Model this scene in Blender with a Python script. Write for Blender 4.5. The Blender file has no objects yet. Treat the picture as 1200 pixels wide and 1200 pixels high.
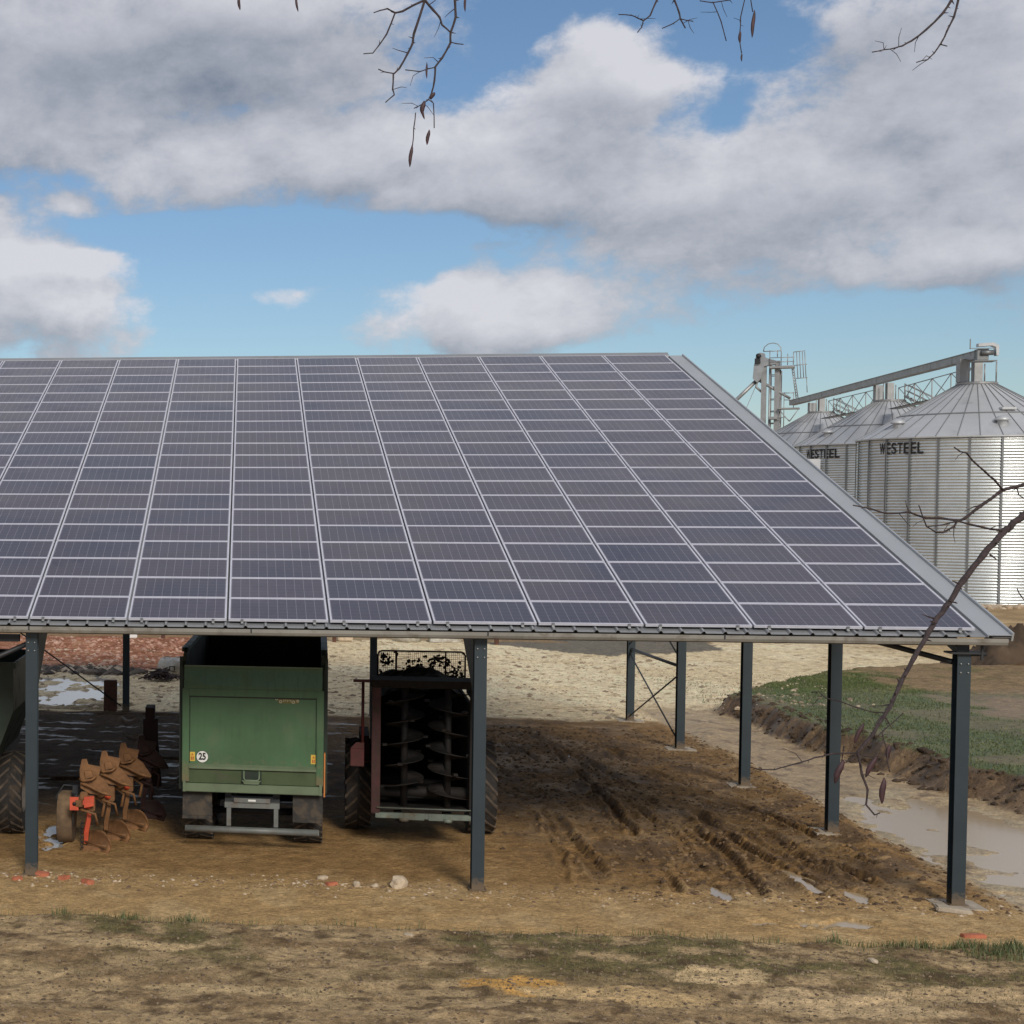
import bpy, math, random
import numpy as np
from mathutils import Vector, Matrix, Euler
R = math.radians
PI = math.pi
random.seed(7)
scene = bpy.context.scene
COL = scene.collection

# ---------------------------------------------------------------- materials
def nn(nt, typ, loc=None, **kw):
    n = nt.nodes.new(typ)
    for k, v in kw.items():
        setattr(n, k, v)
    return n

def setin(nt, sock, v):
    if hasattr(v, 'is_linked') or isinstance(v, bpy.types.NodeSocket):
        nt.links.new(v, sock)
    else:
        sock.default_value = v

def math_(nt, op, a, b=None, c=None, clamp=False):
    n = nt.nodes.new('ShaderNodeMath'); n.operation = op; n.use_clamp = clamp
    setin(nt, n.inputs[0], a)
    if b is not None: setin(nt, n.inputs[1], b)
    if c is not None: setin(nt, n.inputs[2], c)
    return n.outputs[0]

def mixc(nt, f, a, b, mode='MIX'):
    n = nt.nodes.new('ShaderNodeMix'); n.data_type = 'RGBA'; n.blend_type = mode
    setin(nt, n.inputs[0], f); setin(nt, n.inputs[6], a); setin(nt, n.inputs[7], b)
    return n.outputs[2]

def noise(nt, vec, scale, detail=4, rough=.55, dist=0.0):
    n = nt.nodes.new('ShaderNodeTexNoise')
    n.inputs['Scale'].default_value = scale; n.inputs['Detail'].default_value = detail
    n.inputs['Roughness'].default_value = rough; n.inputs['Distortion'].default_value = dist
    if vec is not None: nt.links.new(vec, n.inputs['Vector'])
    return n.outputs[0]

def smooth(nt, v, a, b, lo=0.0, hi=1.0):
    n = nt.nodes.new('ShaderNodeMapRange'); n.interpolation_type = 'SMOOTHSTEP'
    setin(nt, n.inputs[0], v); n.inputs[1].default_value = a; n.inputs[2].default_value = b
    n.inputs[3].default_value = lo; n.inputs[4].default_value = hi
    return n.outputs[0]

def newmat(name):
    m = bpy.data.materials.new(name); m.use_nodes = True
    nt = m.node_tree; b = nt.nodes['Principled BSDF']
    return m, nt, b

def c4(c): return (c[0], c[1], c[2], 1)

def mat(name, col, rough=.6, metal=0.0, var=.25, scale=3.0, dirt=None, dirt_amt=.5, bump=.0, bscale=40, dscale=2.5, splash=None, streak=0.0):
    """base colour with mottling and a layer of dirt, both noise driven"""
    m, nt, b = newmat(name)
    tc = nt.nodes.new('ShaderNodeTexCoord')
    n1 = noise(nt, tc.outputs['Object'], scale, 6, .6)
    f = smooth(nt, n1, .3, .7)
    c = mixc(nt, f, c4([x * (1 - var) for x in col]), c4([min(1, x * (1 + var)) for x in col]))
    if dirt:
        n2 = noise(nt, tc.outputs['Object'], dscale, 8, .65, .4)
        g = smooth(nt, n2, .62 - .28 * dirt_amt, .78 - .2 * dirt_amt)
        g = math_(nt, 'MULTIPLY', g, min(1, .4 + dirt_amt * .6))
        c = mixc(nt, g, c, c4(dirt))
        r = nt.nodes.new('ShaderNodeMapRange'); nt.links.new(g, r.inputs[0])
        r.inputs[3].default_value = rough; r.inputs[4].default_value = .9
        nt.links.new(r.outputs[0], b.inputs['Roughness'])
    else:
        b.inputs['Roughness'].default_value = rough
    if streak:
        mp_ = nt.nodes.new('ShaderNodeMapping'); nt.links.new(tc.outputs['Object'], mp_.inputs[0]); mp_.inputs['Scale'].default_value = (9, 9, .7)
        ns = noise(nt, mp_.outputs[0], 1.6, 7, .65)
        c = mixc(nt, math_(nt, 'MULTIPLY', smooth(nt, ns, .52, .70), streak), c, c4([x * .55 for x in col]))
        ns2 = noise(nt, mp_.outputs[0], 3.1, 6, .7)
        c = mixc(nt, math_(nt, 'MULTIPLY', smooth(nt, ns2, .60, .72), streak * .8), c, (.23, .22, .16, 1))
    if splash:
        sz_ = nt.nodes.new('ShaderNodeSeparateXYZ'); nt.links.new(tc.outputs['Object'], sz_.inputs[0])
        up = smooth(nt, sz_.outputs[2], splash[0], splash[1], 1.0, 0.0)
        nm = noise(nt, tc.outputs['Object'], 11, 7, .7)
        gg = smooth(nt, math_(nt, 'ADD', nm, math_(nt, 'MULTIPLY', up, .42)), .60, .76)
        gg = math_(nt, 'MULTIPLY', gg, math_(nt, 'ADD', math_(nt, 'MULTIPLY', up, .7), .06))
        c = mixc(nt, gg, c, (.20, .135, .075, 1))
    nt.links.new(c, b.inputs['Base Color'])
    b.inputs['Metallic'].default_value = metal
    if bump:
        n3 = noise(nt, tc.outputs['Object'], bscale, 5, .6)
        bp = nt.nodes.new('ShaderNodeBump'); bp.inputs['Strength'].default_value = bump
        bp.inputs['Distance'].default_value = .01
        nt.links.new(n3, bp.inputs['Height']); nt.links.new(bp.outputs[0], b.inputs['Normal'])
    return m

MUD = (.12, .075, .04)
M = {}
M['post'] = mat('dark_grey_paint', (.026, .040, .050), .42, 0, .12, 1.2, (.10, .08, .055), .12, splash=(-.05, .35))
M['steel_dark'] = mat('primed_steel', (.022, .024, .028), .55, 0, .2, 2)
M['galv'] = mat('galvanised_steel', (.42, .43, .44), .42, .75, .10, 1.5)
M['sheet'] = mat('roof_sheet', (.30, .31, .32), .45, .35, .08, 1.0, (.22, .2, .17), .2)
M['gutter'] = mat('gutter_zinc', (.25, .24, .215), .5, .3, .15, .8, (.14, .115, .085), .5)
M['flash'] = mat('flashing', (.43, .45, .465), .42, .35, .05, .6)
M['alu'] = mat('panel_aluminium', (.68, .68, .75), .38, .35, .06, 2)
M['concrete'] = mat('pale_concrete', (.42, .36, .28), .9, 0, .15, 6, MUD, .45, .3)
M['green'] = mat('green_paint', (.060, .130, .062), .42, 0, .14, .8, (.095, .125, .065), .30, dscale=1.1, splash=(1.0, 2.0), streak=.35)
M['green_trim'] = mat('green_paint_trim', (.125, .165, .10), .45, 0, .15, 2, (.11, .12, .075), .3)
M['green_dark'] = mat('dark_green_paint', (.009, .022, .013), .5, 0, .25, 1.5, (.03, .024, .018), .4)
M['green_in'] = mat('worn_green_inside', (.020, .028, .018), .8, 0, .3, 3, (.02, .017, .012), .7)
M['rubber'] = mat('tyre_rubber', (.022, .020, .019), .8, 0, .3, 6, (.085, .060, .038), .5, .3, dscale=5)
M['flap'] = mat('mud_flap', (.03, .028, .026), .8, 0, .3, 4, (.10, .075, .05), .6, dscale=4)
M['rim'] = mat('wheel_rim', (.22, .20, .18), .6, .2, .2, 4, MUD, .6)
M['bumper'] = mat('grey_bar', (.16, .17, .16), .55, .2, .15, 3, MUD, .4)
M['orange'] = mat('orange_board', (.55, .20, .05), .6, 0, .1, 3, MUD, .3)
M['white'] = mat('white_paint', (.72, .72, .70), .5, 0, .04, 3)
M['label'] = mat('yellow_label', (.62, .42, .06), .5, 0, .1, 8)
M['labelred'] = mat('label_print', (.42, .13, .03), .6, 0, .1, 8)
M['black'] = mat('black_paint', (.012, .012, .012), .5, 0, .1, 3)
M['redp'] = mat('red_brown_paint', (.045, .011, .010), .65, 0, .3, 3, (.035, .022, .015), .6)
M['redb'] = mat('worn_red_paint', (.085, .016, .016), .6, 0, .25, 4, (.07, .03, .02), .4)
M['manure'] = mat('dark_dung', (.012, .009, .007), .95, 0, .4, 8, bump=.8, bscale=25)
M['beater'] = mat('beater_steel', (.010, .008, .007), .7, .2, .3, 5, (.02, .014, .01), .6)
M['palebar'] = mat('pale_green_bar', (.15, .18, .15), .6, .1, .2, 5, MUD, .55)
M['ploughmud'] = mat('muddy_plough_steel', (.20, .095, .036), .7, 0, .25, 6, (.10, .06, .03), .45, .4, dscale=5)
M['ploughred'] = mat('plough_orange_red', (.55, .085, .04), .5, 0, .15, 4, (.28, .10, .05), .3, dscale=6)
M['ploughdark'] = mat('plough_maroon', (.035, .012, .010), .7, 0, .2, 4, (.05, .03, .02), .5)
M['wood'] = mat('rough_brown_wood', (.10, .045, .028), .85, 0, .3, 8, bump=.5)
M['bark'] = mat('bark', (.050, .034, .034), .85, 0, .35, 60, bump=.6, bscale=200)
M['trunkbark'] = mat('trunk_bark', (.075, .06, .05), .9, 0, .35, 9, bump=1.0, bscale=20)
M['pod'] = mat('dry_pod', (.050, .020, .024), .6, 0, .35, 50)
M['stone'] = mat('pale_limestone', (.52, .42, .30), .85, 0, .2, 5, (.3, .2, .12), .3, .5)
M['brick'] = mat('broken_brick', (.45, .15, .08), .85, 0, .2, 8, (.35, .22, .14), .3, .4)
M['rubble'] = mat('grey_rubble', (.16, .13, .10), .9, 0, .5, 1.1, bump=.5)
M['bagw'] = mat('woven_white_bag', (.50, .48, .43), .75, 0, .2, 4, (.24, .2, .14), .6)
M['sign'] = mat('white_board', (.74, .76, .78), .5, 0, .03, 2)
M['soil'] = mat('dug_soil', (.070, .046, .028), .95, 0, .4, .9, (.12, .085, .055), .3, 1.0, 6, 1.4)
M['ladder'] = mat('galvanised_lattice', (.34, .345, .345), .5, .55, .12, 1.5)
M['conveyor'] = mat('conveyor_casing', (.33, .34, .345), .5, .4, .1, .5, (.2, .19, .18), .3)
M['binroof'] = mat('bin_roof_sheet', (.50, .515, .53), .48, .35, .08, .35, (.24, .24, .24), .35, dscale=.4)
M['binseam'] = mat('bin_seam', (.20, .205, .21), .55, .3, .1, 1)
M['stiff'] = mat('bin_stiffener', (.20, .21, .215), .5, .6, .1, 1)

def bin_wall():
    m, nt, b = newmat('corrugated_galvanised_wall')
    tc = nt.nodes.new('ShaderNodeTexCoord')
    n1 = noise(nt, tc.outputs['Object'], .6, 5, .6)
    br = noise(nt, tc.outputs['Object'], 9, 3, .5)
    f = smooth(nt, n1, .3, .7)
    c = mixc(nt, f, (.56, .61, .63, 1), (.70, .75, .77, 1))
    c = mixc(nt, math_(nt, 'MULTIPLY', br, .35), c, (.36, .37, .36, 1))
    nt.links.new(c, b.inputs['Base Color'])
    b.inputs['Metallic'].default_value = .72
    nt.links.new(smooth(nt, br, .3, .7, .32, .44), b.inputs['Roughness'])
    return m
M['binwall'] = bin_wall()

def pv_cells():
    m, nt, b = newmat('photovoltaic_cells')
    tc = nt.nodes.new('ShaderNodeTexCoord'); oi = nt.nodes.new('ShaderNodeObjectInfo')
    sep = nt.nodes.new('ShaderNodeSeparateXYZ'); nt.links.new(tc.outputs['Object'], sep.inputs[0])
    def line(v, pitch, off, w):
        t = math_(nt, 'FRACT', math_(nt, 'DIVIDE', math_(nt, 'ADD', v, off), pitch))
        d = math_(nt, 'ABSOLUTE', math_(nt, 'SUBTRACT', t, .5))
        return math_(nt, 'GREATER_THAN', d, .5 - w / pitch / 2)
    vx = line(sep.outputs[0], .157, .785 + .0, .0065)
    vy = line(sep.outputs[1], .1535, .4605, .0045)
    bus = line(sep.outputs[1], .0767, .4605 - .038, .0022)
    n1 = noise(nt, tc.outputs['Object'], 3.0, 3, .5)
    rnd = oi.outputs['Random']
    base = mixc(nt, rnd, (.028, .031, .066, 1), (.056, .046, .072, 1))
    base = mixc(nt, math_(nt, 'MULTIPLY', smooth(nt, n1, .3, .7), .5), base, (.032, .034, .060, 1))
    # slow drift of cell tint over the roof
    geo = nt.nodes.new('ShaderNodeNewGeometry')
    n2 = noise(nt, geo.outputs['Position'], .35, 3, .5)
    base = mixc(nt, math_(nt, 'MULTIPLY', smooth(nt, n2, .38, .62), .6), base, (.066, .055, .066, 1))
    c = mixc(nt, math_(nt, 'MULTIPLY', vy, .45), base, (.20, .20, .24, 1))
    c = mixc(nt, math_(nt, 'MULTIPLY', bus, .30), c, (.20, .20, .24, 1))
    c = mixc(nt, math_(nt, 'MULTIPLY', vx, .55), c, (.34, .33, .38, 1))
    nt.links.new(c, b.inputs['Base Color'])
    dust = noise(nt, geo.outputs['Position'], 1.3, 6, .6)
    nt.links.new(smooth(nt, dust, .25, .8, .08, .28), b.inputs['Roughness'])
    b.inputs['IOR'].default_value = 1.50
    return m
M['cells'] = pv_cells()

def water(name, tint, rough=.04):
    m, nt, b = newmat(name)
    tc = nt.nodes.new('ShaderNodeTexCoord')
    n = noise(nt, tc.outputs['Object'], 3.0, 4, .6)
    bp = nt.nodes.new('ShaderNodeBump'); bp.inputs['Strength'].default_value = .12; bp.inputs['Distance'].default_value = .01
    nt.links.new(n, bp.inputs['Height']); nt.links.new(bp.outputs[0], b.inputs['Normal'])
    b.inputs['Base Color'].default_value = c4(tint); b.inputs['Roughness'].default_value = rough
    b.inputs['IOR'].default_value = 1.5
    return m
M['water'] = water('muddy_water', (.16, .13, .09))
M['watertan'] = water('silty_water', (.46, .355, .225), .13)
M['lug'] = mat('mud_dusted_lugs', (.075, .058, .044), .8, 0, .35, 7, (.16, .11, .07), .5, dscale=6)
M['waterpale'] = water('pale_chalky_water', (.40, .385, .35), .1)

# ---------------------------------------------------------------- mesh builder
class MB:
    def __init__(s): s.v = []; s.f = []; s.mi = []; s.cur = 0; s.T = Matrix.Identity(4); s.sm = []
        
    def add(s, vs, fs, smooth=False):
        o = len(s.v)
        for p in vs: s.v.append(tuple(s.T @ Vector(p)))
        for f in fs: s.f.append(tuple(i + o for i in f)); s.sm.append(smooth); s.mi.append(s.cur)
        return s
    def box(s, x0, x1, y0, y1, z0, z1, bev=0.0):
        if bev <= 0:
            vs = [(x, y, z) for z in (z0, z1) for y in (y0, y1) for x in (x0, x1)]
            return s.add(vs, [(0, 2, 3, 1), (4, 5, 7, 6), (0, 1, 5, 4), (2, 6, 7, 3), (0, 4, 6, 2), (1, 3, 7, 5)])
        b = min(bev, (x1 - x0) / 2.01, (y1 - y0) / 2.01, (z1 - z0) / 2.01)
        import bmesh
        bm = bmesh.new()
        bmesh.ops.create_cube(bm, size=1)
        for v in bm.verts:
            v.co = Vector(((x0 + x1) / 2 + v.co.x * (x1 - x0), (y0 + y1) / 2 + v.co.y * (y1 - y0), (z0 + z1) / 2 + v.co.z * (z1 - z0)))
        bmesh.ops.bevel(bm, geom=bm.edges[:], offset=b, segments=2, affect='EDGES')
        bm.verts.index_update()
        s.add([tuple(v.co) for v in bm.verts], [tuple(v.index for v in f.verts) for f in bm.faces]); bm.free()
        return s
    def tube(s, pts, r, n=8, cap=True, smooth=True):
        pts = [Vector(p) for p in pts]
        rs = r if isinstance(r, (list, tuple)) else [r] * len(pts)
        vs = []; prev = None
        for i, p in enumerate(pts):
            a = pts[max(0, i - 1)]; b = pts[min(len(pts) - 1, i + 1)]
            t = (b - a).normalized()
            if prev is None:
                u = t.cross(Vector((0, 0, 1)))
                if u.length < 1e-3: u = t.cross(Vector((1, 0, 0)))
            else:
                u = prev - t * prev.dot(t)
            u.normalize(); prev = u; w = t.cross(u)
            for k in range(n):
                an = 2 * PI * k / n + (PI / 4 if n == 4 else 0)
                vs.append(p + (u * math.cos(an) + w * math.sin(an)) * rs[i])
        fs = []
        for i in range(len(pts) - 1):
            for k in range(n):
                fs.append((i * n + k, i * n + (k + 1) % n, (i + 1) * n + (k + 1) % n, (i + 1) * n + k))
        if cap:
            fs.append(tuple(range(n - 1, -1, -1))); fs.append(tuple((len(pts) - 1) * n + k for k in range(n)))
        return s.add(vs, fs, smooth and n > 5)
    def bar(s, a, b, w, h=None):
        """square bar from a to b"""
        return s.tube([a, b], (w if h is None else (w + h) / 2) * .7071, 4, True, False)
    def lathe(s, prof, axis='z', n=32, smooth=True, close=False):
        vs = []
        for (r, h) in prof:
            for k in range(n):
                a = 2 * PI * k / n
                if axis == 'z': vs.append((r * math.cos(a), r * math.sin(a), h))
                elif axis == 'x': vs.append((h, r * math.cos(a), r * math.sin(a)))
                else: vs.append((r * math.cos(a), h, r * math.sin(a)))
        fs = []; m = len(prof)
        for i in range(m if close else m - 1):
            j = (i + 1) % m
            for k in range(n):
                fs.append((i * n + k, i * n + (k + 1) % n, j * n + (k + 1) % n, j * n + k))
        return s.add(vs, fs, smooth)
    def prism(s, poly, d0, d1, plane='xz'):
        """polygon in a plane extruded along the third axis"""
        def P(a, b, d):
            return {'xz': (a, d, b), 'yz': (d, a, b), 'xy': (a, b, d)}[plane]
        n = len(poly)
        vs = [P(a, b, d0) for a, b in poly] + [P(a, b, d1) for a, b in poly]
        fs = [tuple(range(n)), tuple(range(2 * n - 1, n - 1, -1))] + [(i, i + n, (i + 1) % n + n, (i + 1) % n) for i in range(n)]
        return s.add(vs, fs)
    def build(s, name, mats, parent=None, loc=None, rot=None):
        me = bpy.data.meshes.new(name)
        me.from_pydata(s.v, [], s.f)
        if not isinstance(mats, (list, tuple)): mats = [mats]
        for m in mats: me.materials.append(m)
        me.polygons.foreach_set('use_smooth', s.sm)
        me.polygons.foreach_set('material_index', s.mi)
        me.update()
        import bmesh
        bm = bmesh.new(); bm.from_mesh(me)
        bmesh.ops.recalc_face_normals(bm, faces=bm.faces[:]); bm.to_mesh(me); bm.free()
        o = bpy.data.objects.new(name, me); COL.objects.link(o)
        if parent: o.parent = parent
        if loc: o.location = loc
        if rot: o.rotation_euler = rot
        return o

def tag(o, label=None, cat=None, group=None, kind=None):
    if label: o['label'] = label
    if cat: o['category'] = cat
    if group: o['group'] = group
    if kind: o['kind'] = kind
    return o

def thing(name, label, cat, loc=(0, 0, 0), rz=0, group=None):
    o = bpy.data.objects.new(name, None); COL.objects.link(o)
    o.empty_display_size = .3
    o.location = loc; o.rotation_euler = (0, 0, rz)
    return tag(o, label, cat, group)

def copy_tree(o, parent=None):
    c = o.copy(); COL.objects.link(c)
    if parent: c.parent = parent
    for ch in list(o.children): copy_tree(ch, c)
    return c

def text_mesh(txt, size, ext=.004, off=0.0, spacing=1.0):
    cu = bpy.data.curves.new('txt', 'FONT'); cu.body = txt; cu.size = size; cu.extrude = ext; cu.offset = off
    cu.space_character = spacing; cu.align_x = 'CENTER'; cu.align_y = 'CENTER'; cu.resolution_u = 6
    o = bpy.data.objects.new('txt', cu); COL.objects.link(o)
    dg = bpy.context.evaluated_depsgraph_get()
    me = bpy.data.meshes.new_from_object(o.evaluated_get(dg))
    vs = [tuple(v.co) for v in me.vertices]; fs = [tuple(p.vertices) for p in me.polygons]
    bpy.data.objects.remove(o); bpy.data.meshes.remove(me)
    return vs, fs

ORD = ['', 'first', 'second', 'third', 'fourth', 'fifth', 'sixth', 'seventh', 'eighth', 'ninth', 'tenth', 'eleventh', 'twelfth',
       'thirteenth', 'fourteenth', 'fifteenth', 'sixteenth', 'seventeenth', 'eighteenth', 'nineteenth', 'twentieth']
# ---------------------------------------------------------------- terrain
def _hash(ix, iy, s):
    h = (ix * 374761393 + iy * 668265263 + s * 1442695041) & 0xffffffff
    h = ((h ^ (h >> 13)) * 1274126177) & 0xffffffff
    return ((h ^ (h >> 16)) & 0xffff) / 65535.0

def vnoise(x, y, s=0):
    ix = np.floor(x).astype(np.int64); iy = np.floor(y).astype(np.int64)
    fx = x - ix; fy = y - iy
    fx = fx * fx * (3 - 2 * fx); fy = fy * fy * (3 - 2 * fy)
    a = _hash(ix, iy, s); b = _hash(ix + 1, iy, s); c = _hash(ix, iy + 1, s); d = _hash(ix + 1, iy + 1, s)
    return (a * (1 - fx) + b * fx) * (1 - fy) + (c * (1 - fx) + d * fx) * fy

def fbm(x, y, sc, oc=4, s=0, g=.55):
    t = 0; a = 1; n = 0
    for i in range(oc):
        t = t + a * vnoise(x * sc + 17.3 * i, y * sc - 9.1 * i, s + i * 7); n += a; a *= g; sc *= 2.03
    return t / n

def sst(v, a, b):
    t = np.clip((v - a) / (b - a), 0, 1); return t * t * (3 - 2 * t)

RUTS = [[(-4.71, 17.3), (-4.03, 12.78), (-3.37, 9.04), (-3.2, 4.54), (-3.79, .15)],
        [(-3.83, 20.26), (-3.0, 12.93), (-2.87, 6.92), (-2.68, 4.08), (-3.12, .24)],
        [(-5.2, 7.5), (-5.34, 4.31), (-5.37, 2.42), (-5.43, .2)],
        [(-5.3, 8.0), (-5.41, 6.28), (-5.76, 3.06), (-6.19, .1)],
        [(-2.4, 8.0), (-1.68, 4.23), (-1.36, 3.12), (-1.01, 1.92), (-.99, -.02)],
        [(-2.09, 17.22), (-1.87, 9.67), (-1.46, 5.18), (-1.59, .46)],
        [(-3.46, 17.02), (-3.82, 7.42), (-4.13, 3.29), (-4.43, .34)],
        [(-2.2, 12.2), (-2.3, 6.0), (-2.15, 3.1), (-2.1, .4)],
        [(-4.6, 9.5), (-4.75, 5.2), (-4.95, 2.2), (-5.0, .5)],
        [(-1.9, 13.0), (-.95, 8.0), (-.62, 4.6), (-.5, 2.6)],
        [(-6.1, 21.0), (-6.0, 15.0), (-5.2, 10.5), (-4.6, 7.2)],
        [(-14.9, 21.0), (-14.4, 14.0), (-14.6, 8.0)], [(-13.0, 21.0), (-12.9, 14.0), (-12.8, 9.0)]]
PUDDLES = [(-2.0, 1.55, .24, .70, 0, 'watertan'), (-1.52, .45, .20, .42, 0, 'watertan'), (-3.66, .40, .15, .48, 0, 'watertan'),
           (-3.15, -1.45, .60, .24, .5, 'watertan'), (-2.2, -1.35, .34, .28, .5, 'watertan'), (-15.15, 3.1, .36, 1.15, .6, 'waterpale'),
           (-15.1, 9.6, 1.1, .26, .5, 'water'), (-14.6, 21.0, 1.3, .16, .4, 'water'), (-13.1, 12.9, .5, .2, .5, 'water'),
           (-4.35, 15.6, .22, .7, .5, 'water'), (-3.3, 15.2, .2, .7, .5, 'water'),
           (2.6, 4.6, 1.55, 6.0, .38, 'watertan'), (-17.6, 27.6, 1.75, 4.6, .55, 'waterpale')]
BFY = np.array([-30, -4, -2, 3, 8.2, 11.6, 16.5, 24, 40.]); BFX = np.array([10, 7.8, 6.8, 5.6, 4.5, 3.9, 3.3, 2.9, 2.6])
PEX = np.array([2.5, 3, 4, 5.5, 8.8, 12.4, 30, 80]); PEY = np.array([24.5, 25, 26.5, 28.5, 32.7, 34.8, 38, 44.])

def seg_dist(x, y, pl):
    best = np.full(x.shape, 1e9); along = np.zeros(x.shape); sgn = np.zeros(x.shape); acc = 0
    for (ax, ay), (bx, by) in zip(pl[:-1], pl[1:]):
        L = math.hypot(bx - ax, by - ay); ux, uy = (bx - ax) / L, (by - ay) / L
        t = np.clip((x - ax) * ux + (y - ay) * uy, 0, L)
        d = np.hypot(x - ax - t * ux, y - ay - t * uy)
        m = d < best
        best = np.where(m, d, best); along = np.where(m, acc + t, along)
        sgn = np.where(m, np.sign((x - ax) * uy - (y - ay) * ux), sgn); acc += L
    return best, along, sgn

def inpoly(x, y, P):
    r = np.zeros(x.shape, bool); n = len(P)
    for i in range(n):
        (x0, y0), (x1, y1) = P[i], P[(i + 1) % n]
        c = ((y0 > y) != (y1 > y))
        xi = (x1 - x0) * (y - y0) / ((y1 - y0) if y1 != y0 else 1e-9) + x0
        r ^= c & (x < xi)
    return r

def terrain(x, y, wet_=True):
    """height, base colour and roughness of the ground at world points"""
    x = np.asarray(x, float); y = np.asarray(y, float)
    wx = x + (fbm(x, y, .6, 4, 3) - .5) * 1.6; wy = y + (fbm(x, y, .6, 4, 4) - .5) * 1.6
    n1 = fbm(x, y, .45, 5, 11); n2 = fbm(x, y, 2.2, 5, 12); n3 = fbm(x, y, 7, 3, 13); n4 = fbm(x, y, 1.1, 5, 14)
    near = sst(-y, -60, -40)
    h = (n1 - .5) * .07 * near + (n2 - .5) * .03 * near
    # lip: the turf in front stands a little above the graded strip
    lipy = -2.75 + (fbm(x, y * 0, .7, 4, 21) - .5) * .7
    lip = sst(-(y - lipy), -.02, .16)
    h = h + lip * (.10 + .04 * (n2 - .5))
    h = h + lip * ((n3 - .5) * .05 * sst(n4, .35, .6) + (fbm(x * .6, y * 1.8, 2.4, 4, 29) - .5) * .085)
    # graded strip along the eave
    strip = sst(y, -3.2, -2.4) * sst(-y, -1.1, .3) * (1 - lip)
    h = h * (1 - .6 * strip)
    # churned mud under the roof
    wrk = sst(y, -.6, 1.2) * sst(-y, -22.5, -20.5) * sst(-x, -1.2, -.1)
    churn = wrk * sst(x + .25 * y, -6.5, -3.2)
    left = wrk * sst(-x, 10.5, 13) * sst(y, 6, 9)
    rough_m = np.clip(churn * sst(fbm(x, y, .8, 4, 33), .35, .6) + left * .7, 0, 1)
    ridged = 1 - np.abs(2 * fbm(x, y, 3.4, 4, 31) - 1)
    h = h + rough_m * ((ridged - .75) * .055 + (n3 - .5) * .06 + (fbm(x, y, 15, 3, 34) - .5) * .035 * sst(-y, -14, -9))
    rutm = np.zeros(x.shape)
    for i, pl in enumerate(RUTS):
        wob = (fbm(x, y, .9, 3, 50 + i) - .5) * .22
        d, al, sg = seg_dist(x + wob, y, pl)
        fade = sst(al, 0, 1.2) * sst(y, -.3, .9)
        w = .085 + .03 * (i % 3)
        rut = 1 - sst(d, w * .65, w * 1.35)
        tread = (np.sin(al * 2 * PI / .17 + d * 16) > .1) * np.exp(-(d / .2) ** 4)
        amp = fade * (.20 + 1.15 * sst(fbm(x, y, .45, 3, 80 + i), .36, .62))
        h = h - amp * .062 * rut + amp * .050 * np.exp(-((d - w * 1.75) / .055) ** 2) * (.5 + n3) + amp * .016 * tread
        rutm = np.maximum(rutm, amp * np.exp(-(d / .32) ** 2))
    # spoil ridge along the track edge
    dr, al, sg = seg_dist(x, y, [(-.3, .6), (.1, 5), (.35, 9), (.55, 13), (1.2, 18), (1.8, 21.5)])
    h = h + np.exp(-(dr / .38) ** 2) * (.03 + .13 * fbm(x, y, 1.9, 4, 41)) * sst(y, .3, 1.5)
    # sunk haul track to the right of the posts
    tr = sst(x + (n2 - .5) * .5, .5, .95) * sst(y, -1.6, .2) * sst(-y, -27, -24)
    h = h - tr * .06
    # cut bank and grassed shelf above it
    bf = np.interp(y, BFY, BFX) + (fbm(x * .3, y, .9, 4, 61) - .5) * .9
    wid = np.interp(y, [4, 8, 14, 20], [2.0, 1.5, .7, .6])
    up = sst(x - bf, 0, wid)
    pe = np.interp(x, PEX, PEY) + (fbm(x, y, .8, 3, 62) - .5) * 1.0
    shelf = sst(pe - y, 0, 1.4) * sst(y, -6, 3)
    h = h + up * shelf * (.62 + .10 * (n4 - .5) + .10 * np.clip((x - 6) / 8, 0, 1)) + up * (1 - up) * 4 * shelf * (fbm(x, y, 2.6, 4, 63) - .5) * .30
    # low bumps behind
    back = sst(y, 22, 26)
    h = h + back * (n4 - .5) * .10
    # puddle hollows
    for (cx, cy, rx, ry, isl, mm) in (PUDDLES if wet_ else []):
        q = np.hypot((x - cx) / rx, (y - cy) / ry) + (fbm(x, y, 1.2 if rx > 1 else 4, 4, 71) - .5) * 1.1
        hol = sst(1.15 - q, 0, .3)
        iso = sst(fbm(x, y * .7, 1.5 if rx > 1 else 3.5, 5, 72), .52, .60) * isl * 1.2
        h = h * (1 - .0 * hol) - hol * (.085 - .12 * iso)
    # ------------------------------------------------ colour
    C = np.zeros(x.shape + (3,)); rg = np.full(x.shape, .92)
    def lay(col, w, rough=None):
        nonlocal C, rg
        w = np.clip(w, 0, 1)
        C = C * (1 - w[..., None]) + np.array(col) * w[..., None]
        if rough is not None: rg = rg * (1 - w) + rough * w
    one = np.ones(x.shape)
    lay((.30, .225, .145), one)                                       # country beyond
    lay((.20, .14, .09), sst(n1, .45, .65) * .6)
    # pale crushed stone yard
    yard = sst(wy, 20.9, 21.9) * sst(-wy, -66, -60) * sst(wx, -60, -50)
    lay((.70, .63, .50), yard)
    lay((.60, .52, .40), yard * sst(n2, .45, .7) * .8)
    lay((.78, .73, .62), yard * sst(fbm(x, y, .25, 4, 15), .45, .6) * .7)
    lay((.26, .19, .12), yard * sst(fbm(x, y, 3.3, 3, 16), .66, .74) * .8)
    lay((.50, .40, .27), sst(wx, 14, 20) * sst(y, 25, 40))
    lay((.26, .185, .12), sst(x, 12, 18) * sst(n2, .4, .6) * sst(y, 38, 60) * .8)
    # grey tarmac patch, red soil
    lay((.17, .165, .16), inpoly(wx, wy, [(-.6, 47.5), (1.6, 44.6), (3.6, 42.6), (6.2, 44.2), (9.5, 46.4), (9, 55), (-1, 55)]) * 1.0)
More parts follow.
